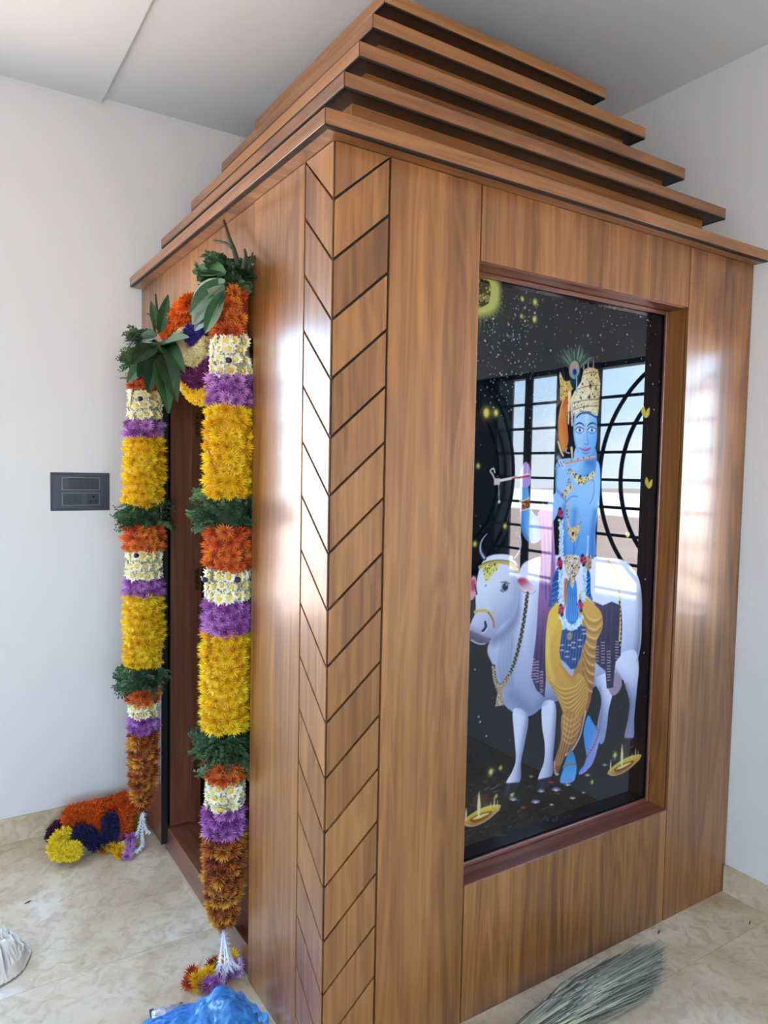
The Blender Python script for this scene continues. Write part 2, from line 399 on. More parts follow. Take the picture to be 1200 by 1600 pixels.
# door frame: jambs, rebate, lintel, threshold
box('door_jamb', .012, .088, YJ, YJ+.03, .1, ZH, M_RZ, cab, .0008)
fj = box('door_stop', .088, .128, YJ-.012, YJ+.03, .1, ZH, M_RZ, cab, .0008)
for zc_ in (1.655, 1.062, .338):
    V, F = [], []; fm = []
    for (b6, mi) in [((.098, .119, YJ-.0135, YJ-.0121, zc_-.042, zc_+.042), 0)]+[((.105, .112, YJ-.0140, YJ-.0134, zc_+dz-.0035, zc_+dz+.0035), 1) for dz in (-.030, -.010, .010, .030)]:
        k = len(V); V += boxv(*b6); F += [tuple(i+k for i in f) for f in BOXF]; fm += [mi]*6
    mesh('hinge_plate', V, F, [M_BRASS, M_DARKSCREW], fj, fmat=fm)
box('door_jamb', .012, .088, JL-.028, JL+.004, .1, ZH, M_RZ, cab, .0008)
M_TAPE = plain('white_masking_strip', srgb(206, 208, 206), .5, .03)
box('masking_strip', .013, .03, JL+.0042, JL+.006, .15, 1.80, M_TAPE, cab)
box('door_lintel', .012, .128, JL+.004, YJ, ZH-.03, ZH, M_RY, cab, .0008)
box('threshold', .001, .16, JL, YJ+.03, .001, .100, M_RY, cab, .0015)
M_PALEW = plain('pale_edge_strip', srgb(196, 176, 150), .5, .08)
box('edge_strip', -.004, .0008, JL+.001, YJ+.004, .001, .010, M_PALEW, cab)
box('cabinet_floor', .16, XW-.02, .12, YW-.02, .04, .098, M_RY, cab)
box('inner_lining', XW-.022, XW-.004, .12, YW-.02, .1, H-.04, M_RZ, cab); box('inner_lining', .08, XW-.023, YW-.022, YW-.006, .1, H-.04, M_RZ, cab)
box('inner_shelf', .9, XW-.02, .12, YW-.02, .75, .79, M_RY, cab)
box('inner_ceiling', .08, XW-.01, .115, YW-.01, H-.04, H-.005, M_RY, cab)
# cornice and stepped tiers -------------------------------------------------
M_DK = wood('underside_shade_teak', 0, srgb(36, 24, 18), srgb(56, 38, 28), srgb(74, 50, 36), coat=.3)  # tier boards: underside shade put into the wood colour
def slab_tier(a, xe, ye, z0, z1, nm, last=False):
    """square-edged slab: front and side fascia boards mitred at the corner, black edge groove, plain top/bottom board"""
    f = .014
    e_ = .0012
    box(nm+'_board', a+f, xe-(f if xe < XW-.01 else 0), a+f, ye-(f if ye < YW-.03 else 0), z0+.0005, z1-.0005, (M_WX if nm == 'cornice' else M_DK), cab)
    ml = z0+.0045
    # front fascia (along x) with mitre
    prism('fascia_board', [(a+e_, a, ml), (xe, a, ml), (xe, a+f, ml), (a+f+e_, a+f, ml)], [(a+e_, a, z1), (xe, a, z1), (xe, a+f, z1), (a+f+e_, a+f, z1)], M_WX, cab, .0008)
    prism('fascia_board', [(a, a+e_, ml), (a+f, a+f+e_, ml), (a+f, ye, ml), (a, ye, ml)], [(a, a+e_, z1), (a+f, a+f+e_, z1), (a+f, ye, z1), (a, ye, z1)], M_WY, cab, .0008)
    if xe < XW-.01: box('fascia_board', xe-f, xe-.001, a+f+.0005, ye-f, ml, z1, M_WY, cab, .0008)
    # black stained groove under the fascias
    boxes('edge_groove', [(a+.0015, xe, a+.0015, a+f, z0, ml), (a+.0015, a+f, a+f, ye, z0, ml)]+([(xe-f, xe-.0015, a+f, ye-f, z0, ml)] if xe < XW-.01 else [])+[(a+.0012, a+.004, a+.0012, a+.004, ml, z1)], M_BLK, cab)
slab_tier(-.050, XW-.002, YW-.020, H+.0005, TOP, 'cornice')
TI = [(.051, 1.551, 1.556, 2.378, 2.415), (.143, 1.447, 1.460, 2.517, 2.556), (.238, 1.352, 1.377, 2.663, 2.702), (.330, 1.248, 1.262, 2.806, 2.844)]
pz = TOP
for (a, xe, ye, z0, z1) in TI:
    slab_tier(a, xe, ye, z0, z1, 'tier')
    i = .052
    box('riser', a+i, xe-i, a+i+.001, a+i+.015, pz-.0004, z0+.001, M_WX, cab)
    box('riser', a+i+.0, a+i+.014, a+i+.016, ye-i, pz-.0004, z0+.001, M_WY, cab)
    box('riser', xe-i-.014, xe-i, a+i+.016, ye-i, pz-.0004, z0+.001, M_WY, cab)
    box('riser', a+i, xe-i, ye-i-.014, ye-i+.001, pz-.0004, z0+.001, M_WX, cab)
    pz = z1

# ------------------------------------------------------------------ switch board
sw = thing('switch_board', (-.240, YW, 1.31), 'dark grey switch and socket plate on the white wall', 'switchboard')
M_SW = plain('charcoal_plastic', srgb(56, 66, 82), .35, .05); M_SW2 = plain('dark_charcoal_plastic', srgb(42, 50, 63), .4, .05)
M_CHR = plain('silver_trim', srgb(150, 158, 168), .3, 0, metallic=.8)
cx_, cz_, hw, hh = -.240, 1.3885, .113, .0775
prism('plate', [(cx_-hw, YW, cz_-hh), (cx_+hw, YW, cz_-hh), (cx_+hw, YW, cz_+hh), (cx_-hw, YW, cz_+hh)],
      [(cx_-hw+.008, YW-.011, cz_-hh+.008), (cx_+hw-.008, YW-.011, cz_-hh+.008), (cx_+hw-.008, YW-.011, cz_+hh-.008), (cx_-hw+.008, YW-.011, cz_+hh-.008)], M_SW, sw, .001)
yf = YW-.0112
for r_, zc_ in enumerate((cz_+.032, cz_-.030)):
    xa, xb, za, zb = cx_-.070, cx_+.070, zc_-.0235, zc_+.0235
    box('module_recess', xa, xb, yf-.0006, yf, za, zb, M_SW2, sw)
    t_ = .0016
    boxes('silver_trim', [(xa-t_, xa, yf-.0012, yf, za-t_, zb+t_), (xb, xb+t_, yf-.0012, yf, za-t_, zb+t_), (xa, xb, yf-.0012, yf, za-t_, za), (xa, xb, yf-.0012, yf, zb, zb+t_)], M_CHR, sw)
    if r_ == 0:
        wds = [.023, .047, .023, .023, .022]; pop = 0
    else:
        wds = [.023, .023, .024, .022]; pop = 3
    xx = xa+.0008
    for i, wd in enumerate(wds):
        d0 = .0035 if i != pop else .0055
        prism('switch_rocker', [(xx+.0006, yf-.0006, za+.001), (xx+wd-.0006, yf-.0006, za+.001), (xx+wd-.0006, yf-.0006, zb-.001), (xx+.0006, yf-.0006, zb-.001)],
              [(xx+.0006, yf-d0, za+.001), (xx+wd-.0006, yf-d0, za+.001), (xx+wd-.0006, yf-.0018, zb-.001), (xx+.0006, yf-.0018, zb-.001)], M_SW if i == pop else M_SW2, sw, .0004)
        xx += wd
    if r_ == 1:
        so = box('socket_face', xx+.0006, xb-.001, yf-.0034, yf-.0006, za+.001, zb-.001, M_SW2, sw, .0004)
        mx_ = (xx+xb)/2
        for (dx, dz, rr) in ((0, .010, .0045), (-.011, -.010, .0036), (.011, -.010, .0036)):
            tube('socket_hole', [(mx_+dx, yf-.0037, zc_+dz), (mx_+dx, yf-.0030, zc_+dz)], rr, M_BLK, so, 12)

# ------------------------------------------------------------------ glass picture in the recess (flat print, drawn in numpy, stored as vertex colours)
GX0, GX1, GZ0, GZ1 = .4310, 1.2912, .3890, 2.0350
CS = .0021
NXc, NZc = int((GX1-GX0)/CS)+1, int((GZ1-GZ0)/CS)+1
cv = np.zeros((NZc, NXc, 3)); YY, XX = np.mgrid[0:NZc, 0:NXc].astype(float)
prng = np.random.RandomState(7)
def cp(p):
    P = at(p[0], p[1], 1, YG); return ((P[0]-GX0)/(GX1-GX0)*(NXc-1), (GZ1-P[2])/(GZ1-GZ0)*(NZc-1))
K = .85                                       # canvas cells per photo pixel, roughly
def C(*c): return np.array(c, float)/255
def bbox(P, pad):
    P = np.asarray(P); a = np.floor(P.min(0)-pad).astype(int); b = np.ceil(P.max(0)+pad).astype(int)+1
    return max(a[0], 0), min(b[0], NXc), max(a[1], 0), min(b[1], NZc)
def segdist(P, X, Y, closed, W=None):
    best = np.full(X.shape, 1e9); n = len(P)
    for i in range(n if closed else n-1):
        a, b = P[i], P[(i+1) % n]; d = b-a; L2 = max(d@d, 1e-9)
        t = np.clip(((X-a[0])*d[0]+(Y-a[1])*d[1])/L2, 0, 1)
        ds = np.hypot(X-a[0]-t*d[0], Y-a[1]-t*d[1])
        if W is not None: ds = ds-(W[i]+(W[(i+1) % n]-W[i])*t)
        best = np.minimum(best, ds)
    return best
def mask(pts, soft=.8, smooth=True, raw=False):
    P = np.array([cp(p) for p in pts]) if not raw else np.array(pts, float)
    if smooth: P = np.array(spline(P, 4, True))
    x0, x1, y0, y1 = bbox(P, soft+2); m = np.zeros((NZc, NXc))
    if x1 <= x0 or y1 <= y0: return m
    X, Y = XX[y0:y1, x0:x1], YY[y0:y1, x0:x1]; ins = np.zeros(X.shape, bool); n = len(P)
    for i in range(n):
        a, b = P[i], P[(i+1) % n]
        c = (a[1] > Y) != (b[1] > Y)
        xi = a[0]+(Y-a[1])*(b[0]-a[0])/((b[1]-a[1]) if abs(b[1]-a[1]) > 1e-9 else 1e-9)
        ins ^= c & (X < xi)
    d = segdist(P, X, Y, True); d = np.where(ins, d, -d)
    m[y0:y1, x0:x1] = np.clip(d/soft*.5+.5, 0, 1); return m
def paint(m, c, a=1.0):
    cv[:] = cv*(1-(m*a)[..., None])+(m*a)[..., None]*c
def grad(m, c0, c1, p0, p1, a=1.0):
    A, B = np.array(cp(p0)), np.array(cp(p1)); d = B-A
    t = np.clip(((XX-A[0])*d[0]+(YY-A[1])*d[1])/(d@d), 0, 1)[..., None]
    t = t*t*(3-2*t)
    cv[:] = cv*(1-(m*a)[..., None])+(m*a)[..., None]*(c0*(1-t)+c1*t)
def line(pts, wpx, c, a=1.0, soft=.8, clip=None, smooth=True, add=False):
    P = np.array([cp(p) for p in pts]); w_ = np.array(wpx if hasattr(wpx, '__len__') else [wpx]*len(pts), float)*K/2
    if smooth and len(P) > 2:
        Q = np.array(spline(np.c_[P, w_], 5)); P, w_ = Q[:, :2], Q[:, 2]
    x0, x1, y0, y1 = bbox(P, w_.max()+soft+2)
    if x1 <= x0 or y1 <= y0: return
    d = -segdist(P, XX[y0:y1, x0:x1], YY[y0:y1, x0:x1], False, w_)
    m = np.clip(d/soft*.5+.5, 0, 1); m = m*m*(3-2*m)*a
    if clip is not None: m = m*clip[y0:y1, x0:x1]
    r = cv[y0:y1, x0:x1]
    if add: r += m[..., None]*c
    else: r[:] = r*(1-m[..., None])+m[..., None]*c
def dot(p, r, c, a=1.0, soft=.9, add=False, sy=1.0, raw=False):
    q_ = p if raw else cp(p); R = r*K
    x0, x1, y0, y1 = bbox([q_], R*max(1, sy)+soft+2)
    if x1 <= x0 or y1 <= y0: return
    d = R-np.hypot(XX[y0:y1, x0:x1]-q_[0], (YY[y0:y1, x0:x1]-q_[1])/sy); m = np.clip(d/soft*.5+.5, 0, 1)*a
    g = cv[y0:y1, x0:x1]
    if add: g += m[..., None]*c
    else: g[:] = g*(1-m[..., None])+m[..., None]*c
def glow(p, r, c, a=1.0):
    q_ = cp(p); R = r*K
    g = np.exp(-((XX-q_[0])**2+(YY-q_[1])**2)/(2*(R*.5)**2))*a
    cv[:] = cv+g[..., None]*c*(1-cv*.5)
def speck(m, c, n, r0, r1, a=1.0):
    ys, xs = np.where(m > .6)
    if len(xs) == 0: return
    for i in prng.randint(0, len(xs), n): dot((xs[i]+prng.rand()-.5, ys[i]+prng.rand()-.5), prng.uniform(r0, r1), c, a, raw=True)
GOLD, GOLDL, GOLDD, INK = C(206, 170, 84), C(244, 226, 160), C(128, 92, 36), C(26, 24, 34)
# --- night ground
cv[:] = C(10, 14, 22)
t = np.clip((YY-NZc*.8)/(NZc*.2), 0, 1)[..., None]; cv[:] = cv*(1-t)+C(20, 20, 20)*t
for i in range(900):                          # leaf litter strokes near the bottom
    x_, y_ = prng.uniform(725, 1015), prng.uniform(1150, 1310)
    if y_ < 1330-(x_-725)*.55+prng.uniform(-15, 15) and y_ > 1225-(x_-725)*.25+prng.uniform(-20, 20):
        l = prng.uniform(3, 11); sl = prng.uniform(-.9, .25)
        b_ = prng.uniform(.4, 1.0); line([(x_, y_), (x_+l, y_+l*sl)], prng.uniform(.7, 1.8), C(112, 92, 70)*b_+.02, .6, 1.2)
# --- stars
for i in range(480):
    u = prng.rand()
    x_ = prng.uniform(742, 1030)
    if prng.rand() < .72: y_ = 445+abs(prng.normal(0, 1))*75+prng.rand()*30
    else: y_ = prng.uniform(440, 1200)
    if prng.rand() < .35: x_, y_ = prng.normal(790, 30), prng.normal(555, 60)
    s_ = prng.choice([.6, .8, 1.05, 1.5], p=[.5, .3, .15, .05]); dot((x_, y_), s_, C(225, 228, 238), prng.uniform(.5, 1))
for (x_, y_) in ((1012, 500), (1016, 570), (1020, 600), (1022, 640), (1008, 905), (1002, 940), (994, 975), (1006, 1020), (742, 1046), (750, 1128), (760, 1150), (748, 1120)): dot((x_, y_), 1.3, C(225, 228, 238))
# --- golden hanging lamp top left
glow((752, 462), 44, C(150, 160, 60), .75)
mk = mask([(742, 434), (776, 436), (782, 462), (772, 488), (740, 494), (722, 470)], 5); paint(mk, C(196, 204, 96), .95)
for i in range(18):
    an = math.radians(20+i*9); line([(752+26*math.cos(an), 464+26*math.sin(an)), (752+(40+8*(i % 3))*math.cos(an), 464+(40+8*(i % 3))*math.sin(an))], [3, .8], C(150, 160, 80), .5, 2)
mk = mask([(738, 438), (764, 440), (766, 462), (760, 476), (738, 480)]); paint(mk, C(52, 46, 16)); speck(mk, C(214, 190, 60), 60, .8, 1.8); speck(mk, C(20, 18, 10), 30, .8, 1.6)
for q_ in ((752, 466), (762, 466)): dot(q_, 4.5, C(216, 204, 120)); dot(q_, 3, C(30, 26, 14)); dot(q_, 1.4, C(216, 204, 120))
# --- fireflies
for (x_, y_, r_) in ((836, 472, 3.6), (835, 499, 3.4), (816, 467, 2.2), (815, 494, 2.0), (760, 645, 5.5), (775, 645, 3.5), (747, 728, 2.4), (742, 850, 2.6), (767, 1206, 3.6), (782, 1200, 2.2), (800, 1240, 3.4), (961, 1180, 3.4), (925, 1222, 2.2), (775, 1244, 1.8), (848, 790, 2.2), (789, 822, 2.4)):
    glow((x_, y_), r_*3.2, C(150, 140, 40), .7); dot((x_, y_), r_, C(226, 218, 110), .95, 1.6, sy=1.25)
for (x_, y_, s_) in ((1008, 645, 1.0), (1013, 756, .9), (980, 836, .5)):     # yellow butterflies
    paint(mask([(x_, y_+8*s_), (x_-6*s_, y_-2*s_), (x_-3*s_, y_-12*s_), (x_+1*s_, y_-2*s_)]), C(214, 190, 70)); paint(mask([(x_, y_+8*s_), (x_+6*s_, y_+4*s_), (x_+7*s_, y_-8*s_), (x_+2*s_, y_-3*s_)]), C(236, 214, 96))
# --- halo rays round the crown
for i in range(64):
    an = math.radians(100+i*2.7); r0, r1 = 28, prng.uniform(42, 74); cx, cy = 892, 655
    line([(cx+r0*math.cos(an), cy+r0*1.2*math.sin(an)), (cx+r1*math.cos(an), cy+r1*1.2*math.sin(an))], [2.6, .5], C(196, 190, 170), .38, 1.6)
# --- cow, far side first
WH, SH, SH2 = C(228, 230, 240), C(150, 156, 186), C(104, 110, 140)
def cowfill(pts, p0, p1, a=WH, b=SH): m = mask(pts); grad(m, a, b, p0, p1); return m
body = cowfill([(812, 890), (830, 874), (856, 868), (900, 868), (950, 872), (975, 876), (990, 890), (999, 908), (1003, 940), (1002, 985), (996, 1030), (985, 1060), (965, 1062), (940, 1068), (915, 1080), (880, 1092), (850, 1104), (832, 1117), (815, 1120), (800, 1112), (786, 1098), (776, 1065), (770, 1040), (762, 1010), (790, 960)], (880, 900), (850, 1130))
line([(1004, 930), (1000, 1000), (985, 1060)], 16, SH2, .6, 14, body)
line([(860, 1095), (900, 1080), (950, 1066)], 22, SH2, .7, 16, body)
line([(842, 930), (832, 1000), (836, 1070)], 10, SH, .6, 14, body)
l1 = cowfill([(958, 1030), (972, 1058), (978, 1075), (984, 1098), (981, 1125), (976, 1153), (990, 1153), (991, 1122), (995, 1078), (998, 1040), (990, 1015)], (990, 1050), (972, 1090)); line([(978, 1070), (985, 1100), (979, 1150)], 4, SH2, .7, 5, l1)
l2 = cowfill([(930, 1060), (938, 1085), (939, 1102), (933, 1135), (936, 1160), (943, 1160), (948, 1138), (951, 1110), (957, 1085), (962, 1050)], (955, 1080), (932, 1100)); line([(937, 1075), (940, 1105), (935, 1155)], 4, SH2, .7, 5, l2)
paint(mask([(948, 1062), (962, 1050), (972, 1066), (966, 1082), (955, 1086)]), C(168, 138, 150))
paint(mask([(976, 1153), (990, 1153), (991, 1166), (974, 1166)], smooth=False), INK, .8)
for pts in ([(802, 1108), (804, 1155), (806, 1186), (800, 1206), (791, 1224), (812, 1222), (814, 1190), (820, 1160), (825, 1118)], [(848, 1098), (847, 1135), (851, 1162), (850, 1190), (841, 1218), (862, 1213), (864, 1182), (867, 1150), (868, 1100)]):
    m = cowfill(pts, (pts[0][0]+4, 1150), (pts[0][0]+26, 1150)); line([pts[-1], pts[-3], pts[-4]], 5, SH2, .6, 6, m)
for x_ in (790, 841):
    h_ = mask([(x_, 1224 if x_ < 800 else 1218), (x_+22, 1222 if x_ < 800 else 1213), (x_+18, 1236 if x_ < 800 else 1228), (x_-4, 1246 if x_ < 800 else 1240)], smooth=False); paint(h_, C(44, 46, 58)); line([(x_+6, 1226), (x_+1, 1240)], 1.2, C(120, 124, 140), .7)
line([(1001, 950), (1001, 1000), (995, 1034)], [4, 4, 3], C(196, 190, 190), 1)
# saddle cloths
for pts, c0, c1 in (([(845, 870), (866, 868), (862, 930), (856, 1000), (853, 1060), (851, 1090), (838, 1078), (830, 1058), (838, 990)], C(176, 116, 170), C(56, 36, 74)),
                    ([(928, 940), (942, 946), (956, 940), (970, 946), (970, 1024), (962, 1034), (960, 1050), (958, 1074), (948, 1076), (946, 1048), (938, 1042), (926, 1030)], C(58, 50, 84), C(40, 34, 58))):
    m = mask(pts, smooth=False); grad(m, c0, c1, (pts[0][0], 880), (pts[0][0], 1050))
    for dx in (-10, -4, 3, 9, 16, 24): line([(pts[0][0]+dx+8, 880), (pts[0][0]+dx-2, 1080)], 2, C(130, 90, 150), .35, 2, m)
for (x_, y0_, y1_) in ((833, 1030, 1062), (839, 1034, 1066), (846, 1050, 1084), (933, 1010, 1034), (942, 1004, 1040), (951, 1018, 1064), (964, 1002, 1030)):
    for y_ in np.arange(y0_, y1_, 4.5): line([(x_-2.5, y_), (x_+2.5, y_+prng.uniform(-1, 1))], 1.5, C(220, 190, 186), .85, .8)
line([(950, 876), (963, 896), (968, 930), (970, 960), (968, 1000)], 5, C(226, 190, 110), .9); line([(968, 940), (971, 975), (969, 1015)], 4, C(50, 36, 24), .9)
for y_ in np.arange(945, 1015, 7): dot((969.5, y_), 1.5, GOLDL)
# neck shadows and head
line([(800, 966), (800, 1010), (786, 1060)], 20, SH, .7, 18, body); line([(812, 910), (808, 960), (792, 985), (772, 1000)], [6, 12, 16, 16], SH2, .75, 9, body)
for k in range(4): line([(785+k*5, 995), (780+k*6, 1040), (786+k*5, 1070)], 2.5, SH2, .4, 5, body)
line([(800, 1085), (830, 1110), (848, 1096)], 14, SH2, .6, 12, body)
head = cowfill([(754, 878), (764, 869), (778, 866), (795, 867), (803, 872), (810, 890), (812, 910), (809, 938), (800, 962), (784, 977), (773, 990), (768, 1000), (757, 1006), (744, 1005), (735, 998), (733, 984), (737, 970), (743, 955), (743, 926), (747, 897)], (756, 900), (800, 990))
line([(805, 900), (806, 935), (795, 960), (778, 975)], 10, SH, .55, 10, head); line([(757, 930), (760, 950)], 10, C(206, 232, 240), .6, 10, head)
muz = mask([(734, 985), (745, 989), (757, 995), (768, 998), (757, 1006), (744, 1005), (735, 999)]); paint(muz, C(84, 74, 92), .9); line([(736, 984), (750, 990), (766, 997)], 6, C(140, 134, 156), .7, 7, head)
line([(758, 972), (759, 980), (754, 986)], [4, 5.5, 4], C(36, 32, 48)); line([(761, 981), (757, 988), (753, 989)], 1.3, WH)
line([(736, 1000), (748, 1006), (758, 1006)], 2.2, C(190, 190, 206), .9)
line([(742, 956), (752, 954), (762, 956), (769, 966), (772, 980)], [5, 5, 5, 4.5, 4], GOLD); line([(763, 957), (770, 968), (772, 980)], 3, C(150, 80, 70), .8)
dot((789, 917), 6.2, C(60, 58, 78), .8, 3); dot((789.5, 917), 5.2, C(18, 18, 28), 1, 1.2, sy=1.1); dot((791, 914), 1.3, C(210, 214, 230)); line([(783, 910), (790, 909), (796, 912)], 1.2, C(40, 40, 56)); line([(782, 922), (786, 925)], 1.4, C(20, 20, 30))
ear = mask([(806, 904), (814, 902), (824, 905), (832, 914), (837, 923), (828, 928), (816, 925), (809, 915)]); paint(ear, C(226, 214, 222)); grad(mask([(809, 905), (820, 904), (830, 914), (833, 922), (820, 922), (812, 914)], 2), C(186, 60, 80), C(228, 190, 204), (815, 903), (822, 924)); line([(807, 904), (810, 915), (818, 925), (830, 928), (837, 923)], 1, C(90, 84, 104), .7)
ear2 = mask([(736, 905), (743, 902), (745, 920), (741, 934), (735, 936)]); paint(ear2, C(222, 150, 164)); paint(mask([(736, 908), (742, 907), (741, 922), (736, 922)], 2), C(176, 52, 70), .8); line([(742, 914), (745, 928)], 3, C(40, 38, 52), .9)
for pts in ([(757, 872), (751, 862), (751, 850), (755, 841), (761, 834)], [(804, 872), (811, 862), (814, 850), (813, 840), (809, 831)]):
    line(pts, [8, 7, 5.5, 3.5, 1], C(50, 52, 66), 1); line(pts, [3, 2.6, 2.2, 1.6, .8], C(206, 208, 222), .9)
line([(750, 886), (762, 880), (780, 878), (797, 881), (808, 890)], 6.5, GOLD); line([(750, 883), (765, 877), (782, 875), (799, 878), (809, 887)], 1.2, INK, .7)
orn = mask([(752, 884), (780, 880), (776, 892), (766, 902), (760, 912), (757, 904), (756, 894)], smooth=False); paint(orn, C(222, 214, 110)); speck(orn, C(60, 52, 20), 20, .6, 1.2); speck(orn, C(246, 240, 180), 14, .6, 1.1); dot((759, 915), 1.3, C(80, 80, 60))
# neck chain with fringe and tassel
ch = [(824, 928), (820, 960), (814, 995), (806, 1028), (797, 1052), (787, 1068), (779, 1072), (773, 1060), (771, 1042)]
line(ch, 8, C(50, 42, 40), 1)
Q = spline(ch, 9)
for i, p in enumerate(Q): dot((p[0]+(1.8 if i % 2 else -1.8), p[1]), 1.5, C(190, 160, 120) if i % 3 else C(232, 212, 176))
for i in range(len(Q)//2, len(Q), 3): line([Q[i], (Q[i][0], Q[i][1]+9)], [2.2, 2.8], C(190, 158, 116), .95)
paint(mask([(778, 1074), (784, 1074), (788, 1102), (774, 1104)], smooth=False), C(170, 146, 112)); speck(mask([(776, 1080), (786, 1080), (788, 1102), (774, 1104)], smooth=False), C(236, 222, 190), 16, .5, 1)
# --- flute player: rear arm, veil, hair
BL, BLm, BLd = C(150, 200, 240), C(92, 154, 214), C(40, 92, 160)
paint(mask([(884, 610), (894, 620), (896, 660), (892, 700), (884, 708), (876, 700), (872, 672), (874, 644)]), C(206, 118, 58))
line([(878, 640), (875, 670), (880, 700)], 8, C(226, 156, 80), .6, 7); line([(886, 618), (880, 632)], 10, C(176, 70, 50), .6, 8)
hair = mask([(886, 650), (897, 645), (898, 690), (900, 716), (886, 722), (880, 712), (888, 690)]); paint(hair, C(26, 24, 40))
line([(877, 612), (880, 604), (895, 598), (893, 606), (882, 622), (876, 640), (873, 660)], [4, 9, 9, 6, 4, 3, 2], GOLD); line([(875, 582), (880, 596), (888, 600)], [1, 5, 5], GOLDL)
line([(872, 690), (876, 704), (880, 712)], 3, GOLDL)
m = mask([(874, 584), (882, 596), (897, 602), (890, 614), (876, 626), (875, 604)]); paint(m, GOLD); speck(m, GOLDL, 30, .6, 1.3); speck(m, INK, 16, .5, .9)
# raised forearm and hand at the flute's far end
rear = mask([(812, 760), (824, 756), (829, 790), (838, 806), (850, 796), (868, 770), (876, 790), (858, 826), (842, 846), (828, 848), (816, 832), (812, 800)]); grad(rear, BL, BLm, (836, 800), (818, 800)); line([(815, 800), (818, 830), (828, 846)], 4, BLd, .6, 4, rear); line([(832, 815), (838, 840)], 9, C(186, 196, 240), .7, 8, rear)
paint(mask([(813, 738), (818, 725), (823, 722), (829, 734), (828, 758), (814, 760)]), C(176, 150, 206)); line([(818, 728), (817, 744)], 3, C(220, 196, 226)); line([(825, 726), (823, 744)], 3, C(216, 186, 220)); line([(813, 745), (827, 744)], 3, C(176, 40, 76))
m = mask([(814, 785), (828, 779), (829, 793), (815, 797)], smooth=False); paint(m, C(120, 60, 40)); speck(m, GOLD, 12, .7, 1.3); line([(813, 784), (828, 778)], 1.6, GOLDL); line([(814, 798), (829, 794)], 1.6, GOLDL)
line([(776, 752), (800, 747), (826, 741)], [4.5, 4, 3.5], C(232, 222, 208)); line([(800, 748), (826, 743)], 2, C(186, 50, 60)); line([(776, 756), (770, 742), (766, 736), (771, 732), (773, 738)], 2, C(226, 220, 214)); line([(779, 750), (780, 785)], 1, C(226, 226, 230)); dot((780, 784), 2.4, C(220, 220, 226)); paint(mask([(772, 748), (781, 747), (781, 757), (772, 758)], smooth=False), C(214, 190, 180))
# pink scarf hanging from the arm
m = mask([(840, 802), (850, 788), (864, 800), (866, 840), (868, 880), (868, 960), (848, 930), (846, 870), (844, 830)], smooth=False); grad(m, C(206, 150, 196), C(112, 70, 132), (855, 800), (858, 950), .95)
for dx in (0, 6, 12, 17): line([(846+dx, 806), (849+dx, 870), (850+dx, 940)], 1.8, C(226, 186, 222), .5, 2, m)
# torso
tor = mask([(870, 722), (888, 716), (930, 718), (938, 740), (936, 790), (930, 830), (928, 872), (884, 874), (878, 840), (876, 800), (869, 780), (868, 745)]); grad(tor, BL, BLm, (905, 760), (905, 880))
line([(870, 730), (868, 760), (876, 772), (884, 782)], 3, BLd, .6, 4, tor); line([(882, 790), (880, 830), (883, 874)], 6, BLd, .65, 6, tor); line([(898, 800), (896, 825)], [9, 5], BLd, .55, 9, tor); line([(930, 800), (926, 835), (926, 872)], [7, 9, 10], BLd, .75, 8, tor); line([(897, 845), (896, 872)], 2, BLd, .7, 2, tor); line([(905, 838), (898, 862)], 1.2, BLd, .6, 1.5, tor); line([(884, 785), (893, 776), (902, 776)], 1.4, BLd, .7, 1.5, tor)
line([(913, 756), (921, 750), (928, 753), (927, 775), (921, 788)], 1.2, C(70, 100, 130), .9); line([(872, 715), (880, 728)], 7, C(226, 230, 236), .8, 5)
for k in range(7): dot((871+k*1.6, 722+(k % 3)*3), 1, INK)
# neck, face
nk = mask([(899, 700), (930, 700), (930, 738), (916, 746), (900, 740)]); grad(nk, BL, BLm, (905, 715), (926, 730)); line([(918, 722), (926, 724)], 12, BLd, .55, 8, nk)
face = mask([(898, 648), (908, 643), (920, 644), (931, 648), (933, 668), (932, 690), (927, 706), (917, 716), (907, 714), (900, 700), (896, 676)]); grad(face, C(166, 212, 244), C(112, 176, 232), (905, 670), (932, 690))
line([(897, 655), (896, 680), (902, 706)], 4, BLm, .8, 4, face); line([(932, 655), (933, 690), (926, 708)], 4, BLm, .8, 4, face); line([(901, 652), (908, 646), (920, 646), (931, 652)], 2.6, C(30, 36, 60), .85)
for cx, sgn in ((906, 1), (925, -1)):
    line([(cx-7, 665), (cx-2, 661), (cx+3, 662), (cx+7, 666)] if sgn > 0 else [(cx-7, 666), (cx-3, 662), (cx+2, 661), (cx+7, 664)], [1.2, 2.4, 2.4, 1.2], C(30, 44, 84))
    paint(mask([(cx-6.5, 672), (cx-1, 668), (cx+6, 671.5), (cx+1, 676)]), C(228, 234, 244)); dot((cx, 672), 2.9, C(34, 52, 110)); dot((cx, 672), 1.4, C(8, 10, 24)); dot((cx+.8, 671), .7, C(240, 244, 250))
    line([(cx-7, 671.5), (cx-1, 667), (cx+6.5, 671)], 1.5, C(20, 28, 60)); line([(cx-6, 674), (cx, 677), (cx+6, 673)], 1.1, C(30, 50, 100), .8)
line([(917, 674), (918, 686), (919, 691)], 1.4, BLd, .5, 2); line([(913, 693), (917, 695), (920, 692)], 1.3, BLd, .7); paint(mask([(909, 701), (914, 699), (916, 700), (919, 699), (922, 701), (916, 707)]), C(206, 130, 178)); line([(905, 700), (911, 703), (916, 703.5), (923, 700)], 1.2, C(70, 44, 100)); line([(910, 707), (916, 709), (921, 706)], 1.6, BLd, .6)
line([(916, 647), (915.5, 660)], 1.6, C(232, 236, 230), .9); line([(918.5, 647), (918, 660)], 1.6, C(232, 236, 230), .9); line([(915.5, 660), (917, 663), (918.5, 660)], 1.4, C(226, 206, 160))
